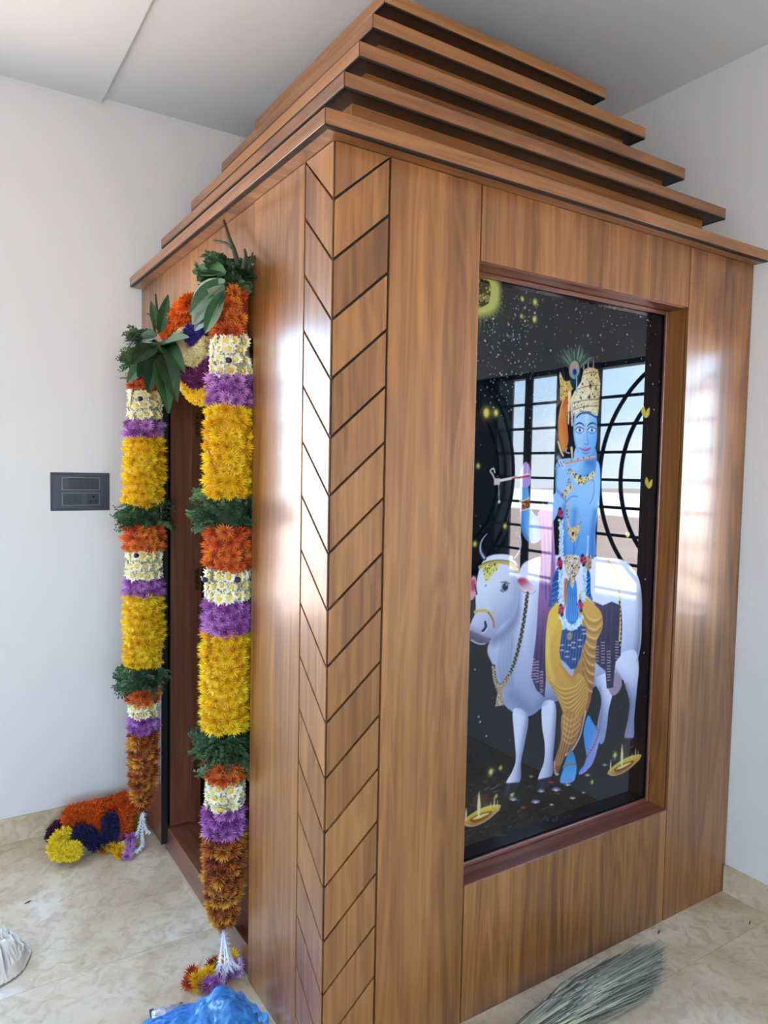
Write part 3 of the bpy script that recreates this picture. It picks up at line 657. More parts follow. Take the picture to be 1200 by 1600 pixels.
# crown
cr_ = mask([(896, 650), (890, 628), (898, 610), (908, 596), (912, 578), (922, 574), (934, 577), (938, 600), (936, 630), (934, 650), (922, 643), (908, 642)], smooth=False); grad(cr_, C(232, 228, 196), C(206, 186, 130), (912, 620), (936, 610))
speck(cr_, GOLD, 130, .6, 1.4); speck(cr_, C(248, 246, 226), 90, .6, 1.3); speck(cr_, C(50, 46, 50), 46, .7, 1.4)
for (a, b) in (((894, 630), (936, 624)), ((896, 640), (935, 634)), ((903, 608), (937, 602)), ((910, 586), (936, 582))): line([a, ((a[0]+b[0])/2, (a[1]+b[1])/2-2), b], 1.6, GOLDD, .8)
dot((922.5, 603), 3, C(30, 70, 60), 1, sy=1.4); dot((921, 620), 2.4, C(60, 40, 50), sy=1.3); dot((929, 620), 2, C(40, 40, 56)); dot((924, 586), 1.8, C(40, 36, 46)); dot((910, 600), 2.2, C(120, 50, 50))
for (x_, h_) in ((912, 18), (919, 22), (927, 18)): line([(x_, 576), (x_+.5, 576-h_)], [4, .8], C(186, 156, 160), .8)
line([(890, 614), (889, 630), (888, 662)], [7, 5, 3], GOLDL); line([(893, 630), (894, 664)], [6, 4], C(216, 200, 190)); speck(mask([(885, 612), (896, 612), (896, 664), (885, 664)], smooth=False), C(60, 50, 50), 14, .6, 1.1); line([(893, 700), (894, 714)], [5, 3], C(226, 214, 150)); line([(886, 700), (884, 706), (890, 708)], 2, C(190, 196, 214))
# peacock feather
for i in range(90):
    an = math.radians(prng.uniform(-152, -28)); r1 = prng.uniform(32, 46); q0 = (898+8*math.cos(an), 582+10*math.sin(an)); q1 = (898+r1*math.cos(an)*.78, 584+r1*math.sin(an)*1.02)
    g = prng.uniform(.55, 1); line([q0, ((q0[0]+q1[0])/2+prng.uniform(-2, 2), (q0[1]+q1[1])/2-2), q1], [1.8, 1.5, .7], C(52, 104, 88)*g if i % 3 else C(150, 168, 140)*g, .8, 1)
paint(mask([(889, 580), (891, 566), (898, 561), (906, 567), (907, 582), (903, 604), (893, 604)]), C(24, 52, 66)); paint(mask([(889, 578), (892, 567), (898, 563), (904, 568), (905, 582), (898, 592), (891, 588)]), C(120, 160, 130)); paint(mask([(890.5, 578), (893, 569), (898, 566), (903, 570), (904, 581), (898, 589), (892, 586)]), C(178, 150, 122)); dot((898, 582), 6.2, C(70, 140, 200), 1, sy=1.15); dot((898, 581), 4.4, C(24, 44, 120), 1, sy=1.1); line([(901, 590), (901, 612)], 2.4, C(150, 190, 220))
# flute in front of the neck, hand
line([(884, 723), (905, 719), (930, 714)], 4, C(206, 140, 112)); line([(884, 722), (905, 718), (930, 713)], 1.2, C(240, 206, 180))
for x_ in (893, 903, 912, 921): dot((x_, 721-(x_-884)*.2), 1.3, C(120, 60, 50))
# necklaces, armlet
m = mask([(890, 733), (902, 742), (916, 745), (928, 735), (928, 746), (917, 752), (906, 758), (896, 748)]); paint(m, C(226, 216, 160)); speck(m, GOLDD, 30, .5, 1.1); speck(m, INK, 14, .7, 1.4); dot((907, 744.5), 2, C(40, 40, 50), sy=1.3); dot((918, 743), 1.8, C(40, 40, 50)); dot((900, 741), 1.8, C(40, 40, 50)); line([(890, 728), (889, 742), (889, 760)], 2.4, C(206, 176, 150)); speck(mask([(886, 728), (892, 728), (892, 762), (886, 762)], smooth=False), C(70, 50, 50), 12, .6, 1)
m = mask([(880, 772), (886, 760), (894, 758), (895, 764), (887, 772), (884, 778)]); paint(m, C(222, 206, 160)); speck(m, INK, 8, .6, 1.1); dot((879, 773), 3, C(196, 60, 70))
ch2 = [(886, 786), (887, 812), (889, 826), (894, 832), (902, 826), (906, 816)]; line(ch2, 4, C(196, 160, 120))
for p in spline(ch2, 6): dot((p[0]+prng.uniform(-1, 1), p[1]), 1.2, C(240, 226, 190) if prng.rand() < .6 else C(90, 60, 50))
m = mask([(887, 826), (906, 824), (902, 838), (895, 848), (890, 838)]); paint(m, C(216, 180, 120)); speck(m, INK, 12, .6, 1.2); speck(m, C(246, 232, 200), 14, .6, 1.2); dot((895, 834), 2.4, C(60, 30, 40), sy=1.3)
# --- lower garment
blu = lambda pts, n, a, b: None
def pleats(pts, c0, c1, lines_, cl, w_=1.8):
    m = mask(pts); grad(m, c0, c1, pts[0], pts[len(pts)//2])
    for l_ in lines_: line(l_, w_, cl, .75, 1.5, m)
    return m
DY, DYl, DO, DOd = C(222, 172, 56), C(240, 206, 100), C(196, 128, 62), C(120, 68, 42)
right = pleats([(905, 930), (914, 933), (926, 942), (938, 955), (942, 970), (940, 985), (932, 1004), (930, 1040), (927, 1072), (922, 1098), (914, 1122), (905, 1150), (894, 1174), (884, 1180), (870, 1210), (864, 1200), (870, 1176), (878, 1150), (882, 1118), (886, 1090), (896, 1050), (904, 1000)], C(216, 160, 70), C(150, 88, 56), [], DYl)
for k in range(9):
    y_ = 962+k*14; line([(908+k*.6, y_-16), (918, y_+2), (930, y_+8), (940-k*1.2, y_+1)], [1.2, 2.4, 2.8, 1.4], DYl, .8, 1.4, right); line([(908+k*.6, y_-11), (918, y_+8), (930, y_+13), (940-k*1.2, y_+6)], 3.4, DOd, .55, 4, right)
left = pleats([(880, 940), (866, 946), (857, 960), (853, 990), (852, 1030), (854, 1060), (864, 1078), (874, 1098), (882, 1118), (892, 1130), (908, 1122), (918, 1096), (918, 1070), (906, 1052), (896, 1058), (884, 1046), (876, 1030), (878, 990)], C(232, 190, 64), C(204, 140, 58), [], DYl)
for k in range(8): line([(878, 962+k*10), (868, 985+k*9), (860, 1010+k*7)], 1.7, DO, .55, 2, left)
line([(856, 985), (857, 1030), (864, 1062)], 7, DYl, .7, 6, left); line([(880, 1040), (888, 1052), (896, 1062)], 8, C(176, 110, 50), .6, 6, left)
for k in range(8): line([(860+k*2.6, 1062+k*7.5), (878+k*2, 1076+k*7.5), (900+k*.5, 1072+k*6), (914, 1056+k*6)], [1, 2.2, 2.2, 1], DYl, .8, 1.3, left); line([(860+k*2.6, 1066+k*7.5), (878+k*2, 1080+k*7.5), (900+k*.5, 1076+k*6), (914, 1060+k*6)], 3, DO*.75, .5, 3, left)
tail = mask([(880, 1112), (908, 1122), (902, 1150), (892, 1170), (880, 1184), (872, 1208), (866, 1204), (868, 1188), (876, 1156)]); grad(tail, C(190, 124, 66), C(128, 80, 52), (885, 1115), (870, 1200))
for dx in (-6, -1, 4, 10, 16): line([(884+dx, 1116), (880+dx*.8, 1150), (870+dx*.5, 1196)], 1.6, DYl, .6, 1.4, tail)
for k in range(5): line([(880, 1118+k*9), (892, 1126+k*9), (906, 1116+k*8)], 2, DYl, .65, 1.5, tail)
for p in spline([(915, 1112), (907, 1148), (894, 1172), (884, 1180)], 12): dot((p[0], p[1]), 1.6, C(214, 200, 190)); dot((p[0]+2, p[1]+1), 1, INK)
for p in spline([(866, 1190), (868, 1208), (872, 1210)], 6): dot(p, 1.6, C(200, 180, 150))
# feet
f2 = mask([(919, 1118), (926, 1128), (931, 1136), (938, 1146), (936, 1160), (930, 1182), (924, 1196), (912, 1208), (905, 1210), (905, 1205), (913, 1194), (916, 1180), (913, 1160), (912, 1140)]); grad(f2, C(66, 150, 214), C(150, 150, 216), (915, 1150), (937, 1160)); line([(936, 1150), (930, 1180)], 4, C(190, 170, 220), .7, 4, f2)
f1 = mask([(886, 1182), (893, 1172), (899, 1186), (901, 1200), (899, 1214), (894, 1222), (878, 1224), (875, 1218), (880, 1202), (882, 1192)]); grad(f1, C(60, 140, 206), C(90, 176, 226), (890, 1180), (885, 1220))
for k in range(5): dot((877+k*4.6, 1220.5-k*.6), 2.2, C(196, 130, 190), .9)
for k in range(4): dot((906+k*3.2, 1208.5-k*1.4), 1.6, C(196, 150, 206), .9); line([(880+k*4.4, 1210), (879+k*4.6, 1219)], .8, BLd, .7)
for path in ([(931, 1136), (935, 1146), (928, 1164), (917, 1182)], [(880, 1198), (888, 1194), (900, 1194)], [(886, 1180), (894, 1174)]):
    for i, p in enumerate(spline(path, 10)): dot(p, 1.9, C(196, 172, 130) if i % 2 else C(90, 74, 64))
# blue sashes, pleated front cloth
for pts in ([(874, 888), (866, 898), (860, 930), (857, 950), (868, 942), (876, 938)], [(914, 890), (922, 896), (923, 925), (926, 938), (916, 930), (912, 918)]):
    m = mask(pts); paint(m, C(36, 84, 140))
    for k in range(6): line([(pts[0][0]-12, 912+k*8), (pts[0][0]+12, 900+k*8)], 1.5, C(90, 160, 214), .8, 1.2, m)
line([(856, 958), (866, 944), (876, 934)], 2.4, C(150, 96, 84)); line([(914, 928), (922, 936), (930, 944)], 2.2, C(190, 130, 100))
paint(mask([(882, 905), (890, 912), (886, 940), (882, 948)]), C(186, 120, 72))
m = mask([(888, 908), (900, 908), (902, 940), (904, 962), (898, 974), (890, 974), (884, 962), (886, 935)]); paint(m, C(44, 112, 186))
for k in range(6): line([(890+k*2, 910), (886+k*3.2, 940), (887+k*2.6, 970)], 1.3, C(130, 196, 240), .85, 1, m)
m = mask([(878, 985), (890, 980), (906, 976), (916, 980), (916, 998), (910, 1012), (908, 1024), (900, 1044), (892, 1046), (884, 1036), (876, 1030), (874, 1018)], smooth=False); paint(m, C(30, 66, 120))
for k in range(8): line([(880+k*4.6, 990), (876+k*4.4, 1036)], [1.6, 2.6], C(60, 120, 190), .7, 1.6, m); line([(882+k*4.6, 990), (879+k*4.4, 1040)], 1.4, INK, .6, 1.6, m)
for (x_, y_) in ((878, 1008), (878, 1016), (886, 1018), (886, 1026), (896, 1004), (896, 1012), (897, 1030), (906, 1000), (906, 1010), (912, 984), (913, 990), (890, 1008)): line([(x_-2.5, y_), (x_+2.5, y_)], 2.2, C(214, 190, 160), .9)
# belt jewel, medallion
m = mask([(882, 870), (894, 867), (906, 871), (905, 890), (899, 904), (894, 920), (889, 904), (883, 890)]); paint(m, C(206, 186, 150)); speck(m, INK, 40, .6, 1.3); speck(m, C(246, 240, 220), 50, .6, 1.3); dot((894, 884), 3.4, C(244, 236, 214), sy=1.4); dot((894, 884), 2, C(56, 40, 50), sy=1.4)
m = mask([(914, 868), (923, 868), (924, 886), (918, 892), (914, 884)]); paint(m, C(176, 140, 110)); speck(m, INK, 12, .6, 1); speck(m, GOLDL, 10, .5, 1)
dot((890, 994), 8.5, C(28, 40, 62)); dot((890, 994), 7, C(196, 176, 120)); dot((890, 994), 5.4, C(30, 44, 66)); dot((890, 994), 3.6, C(226, 214, 190), sy=1.2); dot((890, 994), 1.8, C(70, 40, 60), sy=1.3)
# long white flower garland with red roses
def fl_string(pts, w_=8.5):
    line(pts, w_, C(176, 206, 224))
    for p in spline(pts, 14):
        for s_ in (-1, 1): dot((p[0]+s_*prng.uniform(.5, w_*.5), p[1]+prng.uniform(-1.5, 1.5)), prng.uniform(1, 1.8), C(226, 240, 246) if prng.rand() < .75 else C(140, 180, 206))
fl_string([(877, 812), (877, 840), (876, 868)]); fl_string([(876, 890), (876, 920), (877, 946)]); fl_string([(914, 890), (913, 915), (911, 938)]); fl_string([(877, 964), (884, 976), (893, 982), (902, 976), (909, 964)], 9)
for (x_, y_) in ((876, 802), (875, 880), (911, 875), (877, 953), (907, 946)):
    dot((x_-1, y_-6), 4, C(24, 40, 36)); dot((x_+1, y_+7), 4, C(24, 40, 36)); dot((x_, y_), 6.6, C(176, 42, 84), 1, 1.6)
    for k in range(9): dot((x_+prng.uniform(-5, 5), y_+prng.uniform(-5, 5)), 1.6, C(226, 110, 140) if k % 2 else C(120, 20, 56), .8)
for p in spline([(919, 838), (918, 860), (917, 868)], 8): dot(p, 1.7, C(190, 210, 226))
# --- oil lamps, lotus flowers
for (x_, y_, s_, sl) in ((752, 1270, 1.0, -.28), (975, 1192, .88, -.36)):
    glow((x_+2, y_-14), 36*s_, C(120, 66, 24), .55)
    rot = lambda dx, dy: (x_+dx*s_, y_+dy*s_+dx*s_*sl)
    m = mask([rot(-29, 6), rot(-12, -4), rot(10, -8), rot(30, -4), rot(26, 4), rot(6, 14), rot(-20, 16)]); grad(m, C(236, 206, 80), C(190, 130, 40), rot(0, -8), rot(0, 16)); line([rot(-29, 8), rot(-14, 17), rot(8, 14), rot(28, 3)], 2, C(226, 180, 150), .9)
    m = mask([rot(-18, 6), rot(-6, 1), rot(12, 1), rot(17, 4), rot(8, 10), rot(-10, 13)]); paint(m, C(150, 76, 30)); paint(mask([rot(-14, 6), rot(-4, 3), rot(10, 3), rot(12, 5), rot(-4, 8)]), C(246, 226, 130))
    for (dx, dy, h_) in ((-4, 2, 36), (-24, 4, 18), (14, -2, 10), (20, -4, 14), (25, -4, 9)):
        a_ = rot(dx, dy); line([a_, (a_[0]+.3, a_[1]-h_*.45*s_), (a_[0]+.5, a_[1]-h_*s_)], [h_*.12, h_*.19, .7], C(250, 236, 170), .95, 1.4)
for (x_, y_, s_, c_) in ((869, 1235, 6.5, C(206, 190, 226)), (837, 1254, 6.2, C(206, 186, 222)), (802, 1250, 5.5, C(196, 190, 214)), (846, 1237, 5, C(196, 206, 214)), (887, 1227, 4.6, C(206, 206, 226)), (818, 1263, 4, C(190, 80, 80)), (862, 1223, 5, C(190, 50, 50)), (895, 1248, 4.2, C(190, 200, 206)), (918, 1212, 3.6, C(200, 210, 200)), (862, 1258, 3, C(180, 190, 196)), (830, 1214, 3, C(170, 180, 170)), (945, 1196, 4, C(170, 176, 160)), (912, 1239, 2.6, C(190, 196, 200))):
    for k in range(7):
        an = math.radians(-170+k*27); line([(x_, y_), (x_+s_*1.2*math.cos(an), y_+s_*.9*math.sin(an))], [s_*.4, .5], c_, .9, .9)
for i in range(26): dot((862+prng.normal(0, 14), 1281-prng.normal(0, 2)+prng.uniform(-3, 3)), prng.uniform(.5, 1.2), C(120, 124, 130), .7)
cv = np.clip(cv, 0, 1)
cv = cv*(np.array([.84, .85, .88]))
lin = np.where(cv <= .04045, cv/12.92, ((cv+.055)/1.055)**2.4)
# mesh: front grid carrying the print plus a 6 mm body
xs = np.linspace(GX0, GX1, NXc); zs = np.linspace(GZ1, GZ0, NZc)
V = np.zeros((NZc, NXc, 3)); V[..., 0] = xs[None, :]; V[..., 1] = YG; V[..., 2] = zs[:, None]
org = np.array([(GX0+GX1)/2, YG+.003, GZ0])
idx = np.arange(NZc*NXc).reshape(NZc, NXc)
Fq = np.stack([idx[1:, :-1], idx[1:, 1:], idx[:-1, 1:], idx[:-1, :-1]], -1).reshape(-1, 4)
pr = thing('glass_picture', org, 'tall glossy glass picture of a blue flute player and a white cow at night', 'picture')
me = bpy.data.meshes.new('printed_glass')
Vf = (V.reshape(-1, 3)-org)
me.vertices.add(len(Vf)); me.vertices.foreach_set('co', Vf.astype(np.float32).ravel())
me.loops.add(Fq.size); me.loops.foreach_set('vertex_index', Fq.ravel().astype(np.int32))
me.polygons.add(len(Fq)); me.polygons.foreach_set('loop_start', np.arange(0, Fq.size, 4, dtype=np.int32))
me.update(calc_edges=True); me.validate()
ca = me.color_attributes.new('print', 'FLOAT_COLOR', 'POINT')
ca.data.foreach_set('color', np.c_[lin.reshape(-1, 3), np.ones(NXc*NZc)].astype(np.float32).ravel())
mt, t_, b_ = newmat('print_under_glass'); at_ = t_.nodes.new('ShaderNodeAttribute'); at_.attribute_name = 'print'
t_.links.new(at_.outputs['Color'], b_.inputs['Base Color']); b_.inputs['Roughness'].default_value = .02; b_.inputs['IOR'].default_value = 1.52
me.materials.append(mt)
put(bpy.data.objects.new('printed_glass', me), org, pr)
box('backing_board', GX0, GX1, YG+.0005, YG+.008, GZ0, GZ1, M_BLK, pr)

# ------------------------------------------------------------------ flower garlands
rng = random.Random(11)
P_YEL = petal('yellow_petals', [srgb(226, 160, 4), srgb(250, 200, 8), srgb(255, 226, 50)], tip=.2)
P_ORG = petal('orange_red_petals', [srgb(176, 44, 22), srgb(222, 96, 34), srgb(244, 150, 50)], tip=.25)
P_RUST = petal('rust_petals', [srgb(104, 32, 20), srgb(160, 70, 28), srgb(204, 116, 38), srgb(236, 180, 60)], tip=.25)
P_WHT = petal('cream_white_petals', [srgb(236, 222, 170), srgb(250, 242, 206), srgb(255, 250, 232)])
P_CEN = petal('yellow_centres', [srgb(222, 190, 60), srgb(240, 214, 96)])
P_LIL = petal('lilac_petals', [srgb(138, 64, 140), srgb(178, 102, 180), srgb(222, 166, 220)], tip=.2)
P_MAG = petal('magenta_petals', [srgb(80, 18, 66), srgb(116, 30, 92), srgb(140, 50, 110)])
P_MAR = petal('orange_marigold_petals', [srgb(214, 78, 10), srgb(240, 112, 18), srgb(248, 140, 40)])
P_NAV = petal('navy_petals', [srgb(22, 22, 52), srgb(38, 36, 82), srgb(56, 52, 110)])
P_VIO = petal('violet_petals', [srgb(46, 34, 100), srgb(74, 56, 150)])
P_PLUM = petal('plum_petals', [srgb(56, 18, 48), srgb(84, 30, 66)])
P_CRM = petal('cream_petals', [srgb(224, 204, 140), srgb(240, 226, 172)])
P_BUD = petal('white_tuberose', [srgb(226, 226, 230), srgb(246, 246, 250)])
G_SPR = petal('green_sprigs', [srgb(34, 62, 38), srgb(62, 98, 58), srgb(108, 142, 92)])
G_LEAF = petal('dark_green_leaves', [srgb(16, 44, 26), srgb(34, 76, 38), srgb(58, 104, 48)], rough=.55)
G_STEM = plain('dark_stem', srgb(58, 60, 40), .6, .2)
COREM = {}
def corem(mat_name, c):
    if mat_name not in COREM: COREM[mat_name] = plain(mat_name, c, .8, .3, scale=60)
    return COREM[mat_name]
def mum_vf(rad, rings, cup, wd, seed, curl=.0):
    """chrysanthemum head: rings of narrow petals, axis +z, base at the origin"""
    r_ = random.Random(seed); V, F = [], []
    for k, n in enumerate(rings):
        tilt = math.radians(cup[k])
        for i in range(n):
            a = 2*math.pi*(i+.5*(k % 2)+r_.uniform(-.25, .25))/n; L = rad*r_.uniform(.82, 1.12)
            ti = tilt+r_.uniform(-.16, .16); d = Vector((math.cos(a)*math.cos(ti), math.sin(a)*math.cos(ti), math.sin(ti))); s = Vector((-math.sin(a), math.cos(a), 0))*wd*rad
            m_ = d*L*.55; n_ = Vector((0, 0, 1))*L*.10
            b = len(V); e_ = d*L+Vector((0, 0, 1))*L*curl
            V += [tuple(d*L*.12), tuple(m_+s+n_), tuple(e_), tuple(m_-s+n_)]; F += [(b, b+1, b+2), (b, b+2, b+3)]
    return V, F
def lib(name, vf_list, mats, fm=None):
    out = []
    for i, (V, F) in enumerate(vf_list):
        me = bpy.data.meshes.new(name); me.from_pydata(V, [], F)
        for m in mats: me.materials.append(m)
        if fm: me.polygons.foreach_set('material_index', fm[i])
        me.update(); out.append((me, V, F, fm[i] if fm else None))
    return out
def mums(mat, rad=.026):
    return lib('flower', [mum_vf(rad, (19, 17, 13, 8), (4, 30, 54, 78), .085, s, .16) for s in range(3)], [mat])
def daisies(rad=.023):
    L, FM = [], []
    for s in range(3):
        V, F = mum_vf(rad, (13, 12), (14, 34), .22, 40+s, .05); fm = [0]*len(F); b = len(V)
        for i in range(10):
            a = 2*math.pi*i/10; V.append((math.cos(a)*rad*.32, math.sin(a)*rad*.32, rad*.34))
        V.append((0, 0, rad*.52))
        for i in range(10): F.append((b+i, b+(i+1) % 10, b+10)); fm.append(1)
        L.append((V, F)); FM.append(fm)
    return lib('flower', L, [P_WHT, P_CEN], FM)
def sprig_vf(seed, L=.05):
    r_ = random.Random(seed); V, F = [], []
    for i in range(9):
        t = i/8; c = Vector((L*t*.9, 0, L*.35*t*(1-t)*2))
        for sd in (-1, 1):
            for j in range(2):
                a = sd*math.radians(r_.uniform(25, 75)); ll = L*.34*(1-.45*t)*r_.uniform(.7, 1.2); w_ = ll*.22
                d = Vector((math.cos(a), math.sin(a), r_.uniform(-.2, .7))).normalized(); s = d.cross(Vector((0, 0, 1))).normalized()*w_
                b = len(V); V += [tuple(c), tuple(c+d*ll*.55+s+Vector((0, 0, .002))), tuple(c+d*ll), tuple(c+d*ll*.55-s)]; F += [(b, b+1, b+2), (b, b+2, b+3)]
    return V, F
SPRIG = lib('sprig', [sprig_vf(s) for s in range(4)], [G_SPR])
def leaf_vf(L=.14, W=.026, bend=.3):
    V, F = [], []; n = 7
    for i in range(n+1):
        t = i/n; w_ = W*math.sin(math.pi*min(1, t*.94+.04))**.8*(1-.25*t); z = -bend*L*t*t
        V += [(L*t, -w_, z+w_*.35), (L*t, 0, z), (L*t, w_, z+w_*.35)]
    for i in range(n):
        b = i*3; F += [(b, b+3, b+4, b+1), (b+1, b+4, b+5, b+2)]
    return V, F
LEAF = lib('leaf', [leaf_vf(.145, .022, .06), leaf_vf(.145, .027, .02), leaf_vf(.145, .025, .12)], [G_LEAF])
FL = dict(yel=mums(P_YEL), org=mums(P_ORG), rust=mums(P_RUST, .025), lil=mums(P_LIL, .025), wht=daisies())
FC = dict(yel=corem('yellow_core', srgb(206, 146, 10)), org=corem('orange_core', srgb(150, 56, 24)), rust=corem('rust_core', srgb(110, 52, 22)), lil=corem('lilac_core', srgb(112, 56, 122)), wht=corem('petal_gap_shade_core', srgb(150, 146, 112)), grn=corem('green_core', srgb(28, 48, 30)))  # wht core darkened to paint in the shade between white petals
def frame_to(n, spin):
    """rotation taking +z to n"""
    return Vector((0, 0, 1)).rotation_difference(Vector(n).normalized()).to_matrix() @ Matrix.Rotation(spin, 3, 'Z')
def lathe_vf(c, prof, seg=14):
    V, F = [], []
    for (z, r_, cx, cy) in prof:
        for k in range(seg):
            a = 2*math.pi*k/seg; V.append((cx+r_*math.cos(a), cy+r_*math.sin(a), z))
    for i in range(len(prof)-1):
        for k in range(seg): F.append((i*seg+k, (i+1)*seg+k, (i+1)*seg+(k+1) % seg, i*seg+(k+1) % seg))
    F.append(tuple(range(seg))); F.append(tuple(range((len(prof)-1)*seg, len(prof)*seg))[::-1])
    return V, F
M_BEAD = plain('navy_bead', srgb(30, 34, 66), .12, .1); M_PEARL = plain('pearl', srgb(226, 228, 232), .15, .03)
def garland(label, top, bot, segs, rad, spots, budget=290, tassel=None):
    """top/bot: axis points; segs: (kind, z_top, z_bot); rad(z) -> outer radius"""
    A, B = Vector(top), Vector(bot)
    axis = lambda z: A+(B-A)*((A.z-z)/(A.z-B.z))
    root = thing('flower_garland', (B.x, B.y, B.z-.14), label, 'garland', 'garlands hanging beside the doorway')
    cand = []; bands = {}
    for bi, (kind, zt, zb) in enumerate(segs):
        n = max(2, int((zt-zb)/.03)+1)
        prof = []
        for i in range(n+1):
            z = zt+(zb-zt)*i/n; c = axis(z); prof.append((z, max(.012, rad(z)-(.019 if kind != 'grn' else .022)), c.x, c.y))
        V, F = lathe_vf(None, prof)
        name = {'yel': 'yellow_band', 'org': 'orange_band', 'rust': 'rust_band', 'lil': 'lilac_band', 'wht': 'white_band', 'grn': 'leaf_band'}[kind]
        band = mesh(name, V, F, FC[kind], root, smooth=True); bands[bi] = band
        if kind == 'grn':
            for k in range(64):
                a = math.radians(rng.uniform(75, 345)); z = zb+(zt-zb)*rng.uniform(.1, .9); c = axis(z); R_ = rad(z)-.026
                pos = c+Vector((math.cos(a)*R_, math.sin(a)*R_, 0))
                dr = Vector((math.cos(a), math.sin(a), rng.uniform(-.9, .5))).normalized()
                rot = Vector((1, 0, 0)).rotation_difference(dr).to_matrix() @ Matrix.Rotation(rng.uniform(-.8, .8), 3, 'X')
                o = bpy.data.objects.new('sprig', rng.choice(SPRIG)[0]); put(o, pos, band); o.rotation_euler = rot.to_euler(); s_ = rng.uniform(.9, 1.4); o.scale = (s_, s_, s_)
            continue
        step = .031 if kind != 'wht' else .030
        nr = max(1, round((zt-zb)/step))
        for i in range(nr):
            z = zt+(zb-zt)*(i+.5)/nr; R_ = max(.014, rad(z)-.014); c = axis(z)
            na = max(4, int(2*math.pi*R_/step))
            for k in range(na):
                a = 2*math.pi*(k+.5*(i % 2))/na+rng.uniform(-.12, .12)
                nrm = Vector((math.cos(a), math.sin(a), rng.uniform(-.25, .25)))
                if math.cos(a) > (.97 if z < 1.82 else .5): continue   # pressed against the wood
                pos = c+Vector((math.cos(a)*(R_-.012), math.sin(a)*(R_-.012), rng.uniform(-.005, .005)))
                face = nrm.dot((Vector(CAM)-pos).normalized())
                cand.append((face, bi, kind, pos, nrm))
    cand.sort(key=lambda c: -c[0])
    for (face, bi, kind, pos, nrm) in cand[:budget]:
        o = bpy.data.objects.new('flower', rng.choice(FL[kind])[0]); put(o, pos, bands[bi])
        o.rotation_euler = frame_to(nrm, rng.uniform(0, 6.28)).to_euler(); s_ = rng.uniform(.85, 1.2); o.scale = (s_, s_, s_)
    rest = {}
    for (face, bi, kind, pos, nrm) in cand[budget:]: rest.setdefault(kind, []).append((pos, nrm))
    for kind, lst in rest.items():
        V, F, FM = [], [], []
        for pos, nrm in lst:
            me_, v, f, fm = rng.choice(FL[kind]); R3 = frame_to(nrm, rng.uniform(0, 6.28)); b = len(V)
            V += [tuple(R3 @ Vector(p)+pos) for p in v]; F += [tuple(i+b for i in q_) for q_ in f]; FM += fm if fm else [0]*len(f)
        tag(mesh('rear_flowers', V, F, list(rest and FL[kind][0][0].materials), root, fmat=FM), kind='stuff')
    for (px, py, s_) in spots:                                     # dark beads set among the white flowers
        p_ = at(px, py, 0, -.112 if px > 300 else -.18); V, F = lathe_vf(None, [(p_[2]+.008*math.cos(t), .0095*math.sin(t)+1e-4, p_[0], p_[1]) for t in np.linspace(0, math.pi, 7)], 10)
        b = mesh('bead', V, F, M_BEAD, root, smooth=True)
        tube('bead_curl', [(p_[0]-.009, p_[1]+.006, p_[2]+.007), (p_[0]-.011, p_[1], p_[2]+.010), (p_[0]-.010, p_[1]-.006, p_[2]+.006)], .0016, M_PEARL, b, 6)
    return root, axis
def zr(y, px=355): return float(at(px, y, 0, -.04)[2])
def zl(y, px=233): return float(at(px, y, 0, -.1)[2])
# right-hand garland
seg_r = [('grn', zr(418), zr(464)), ('org', zr(460), zr(532)), ('wht', zr(532), zr(590)), ('lil', zr(590), zr(636)), ('yel', zr(636), zr(778)), ('grn', zr(774), zr(824)), ('org', zr(822), zr(886)), ('wht', zr(886), zr(936)), ('lil', zr(936), zr(986)),
         ('yel', zr(984), zr(1140)), ('grn', zr(1138), zr(1192)), ('org', zr(1190), zr(1222)), ('wht', zr(1222), zr(1264)), ('lil', zr(1262), zr(1304)), ('rust', zr(1302), zr(1462))]
def rad_r(z):
    return float(np.interp(-z, [-zr(400), -zr(462), -zr(510), -zr(560), -zr(700), -zr(850), -zr(1000), -zr(1130), -zr(1200), -zr(1300), -zr(1400), -zr(1440), -zr(1462)], [.062, .066, .064, .072, .079, .077, .081, .080, .070, .073, .068, .052, .033]))
gR, axR = garland('long flower garland at the doorway edge nearest the chevron corner', tuple(at(362, 470, 0, -.046)), tuple(at(349, 1455, 0, -.033)), seg_r, rad_r, ((357, 563, 1), (371, 906, 1), (320, 906, 1)))
seg_l = [('grn', zl(515), zl(585)), ('org', zl(583), zl(612)), ('wht', zl(612), zl(656)), ('lil', zl(656), zl(684)), ('yel', zl(684), zl(790)), ('grn', zl(788), zl(824)), ('org', zl(822), zl(862)), ('wht', zl(862), zl(906)), ('lil', zl(906), zl(934)),
         ('yel', zl(932), zl(1046)), ('grn', zl(1044), zl(1084)), ('org', zl(1080), zl(1106)), ('wht', zl(1104), zl(1126)), ('lil', zl(1124), zl(1152)), ('rust', zl(1150), zl(1276))]
def rad_l(z):
    return float(np.interp(-z, [-zl(515), -zl(585), -zl(640), -zl(740), -zl(1000), -zl(1090), -zl(1130), -zl(1220), -zl(1255), -zl(1276)], [.05, .062, .075, .080, .079, .070, .064, .062, .046, .028]))
gL, axL = garland('long flower garland at the far door jamb beside the white wall', (-.106, 1.195, 1.99), (-.103, 1.236, .18), seg_l, rad_l, ((219, 623, 1), (213, 868, 1)))
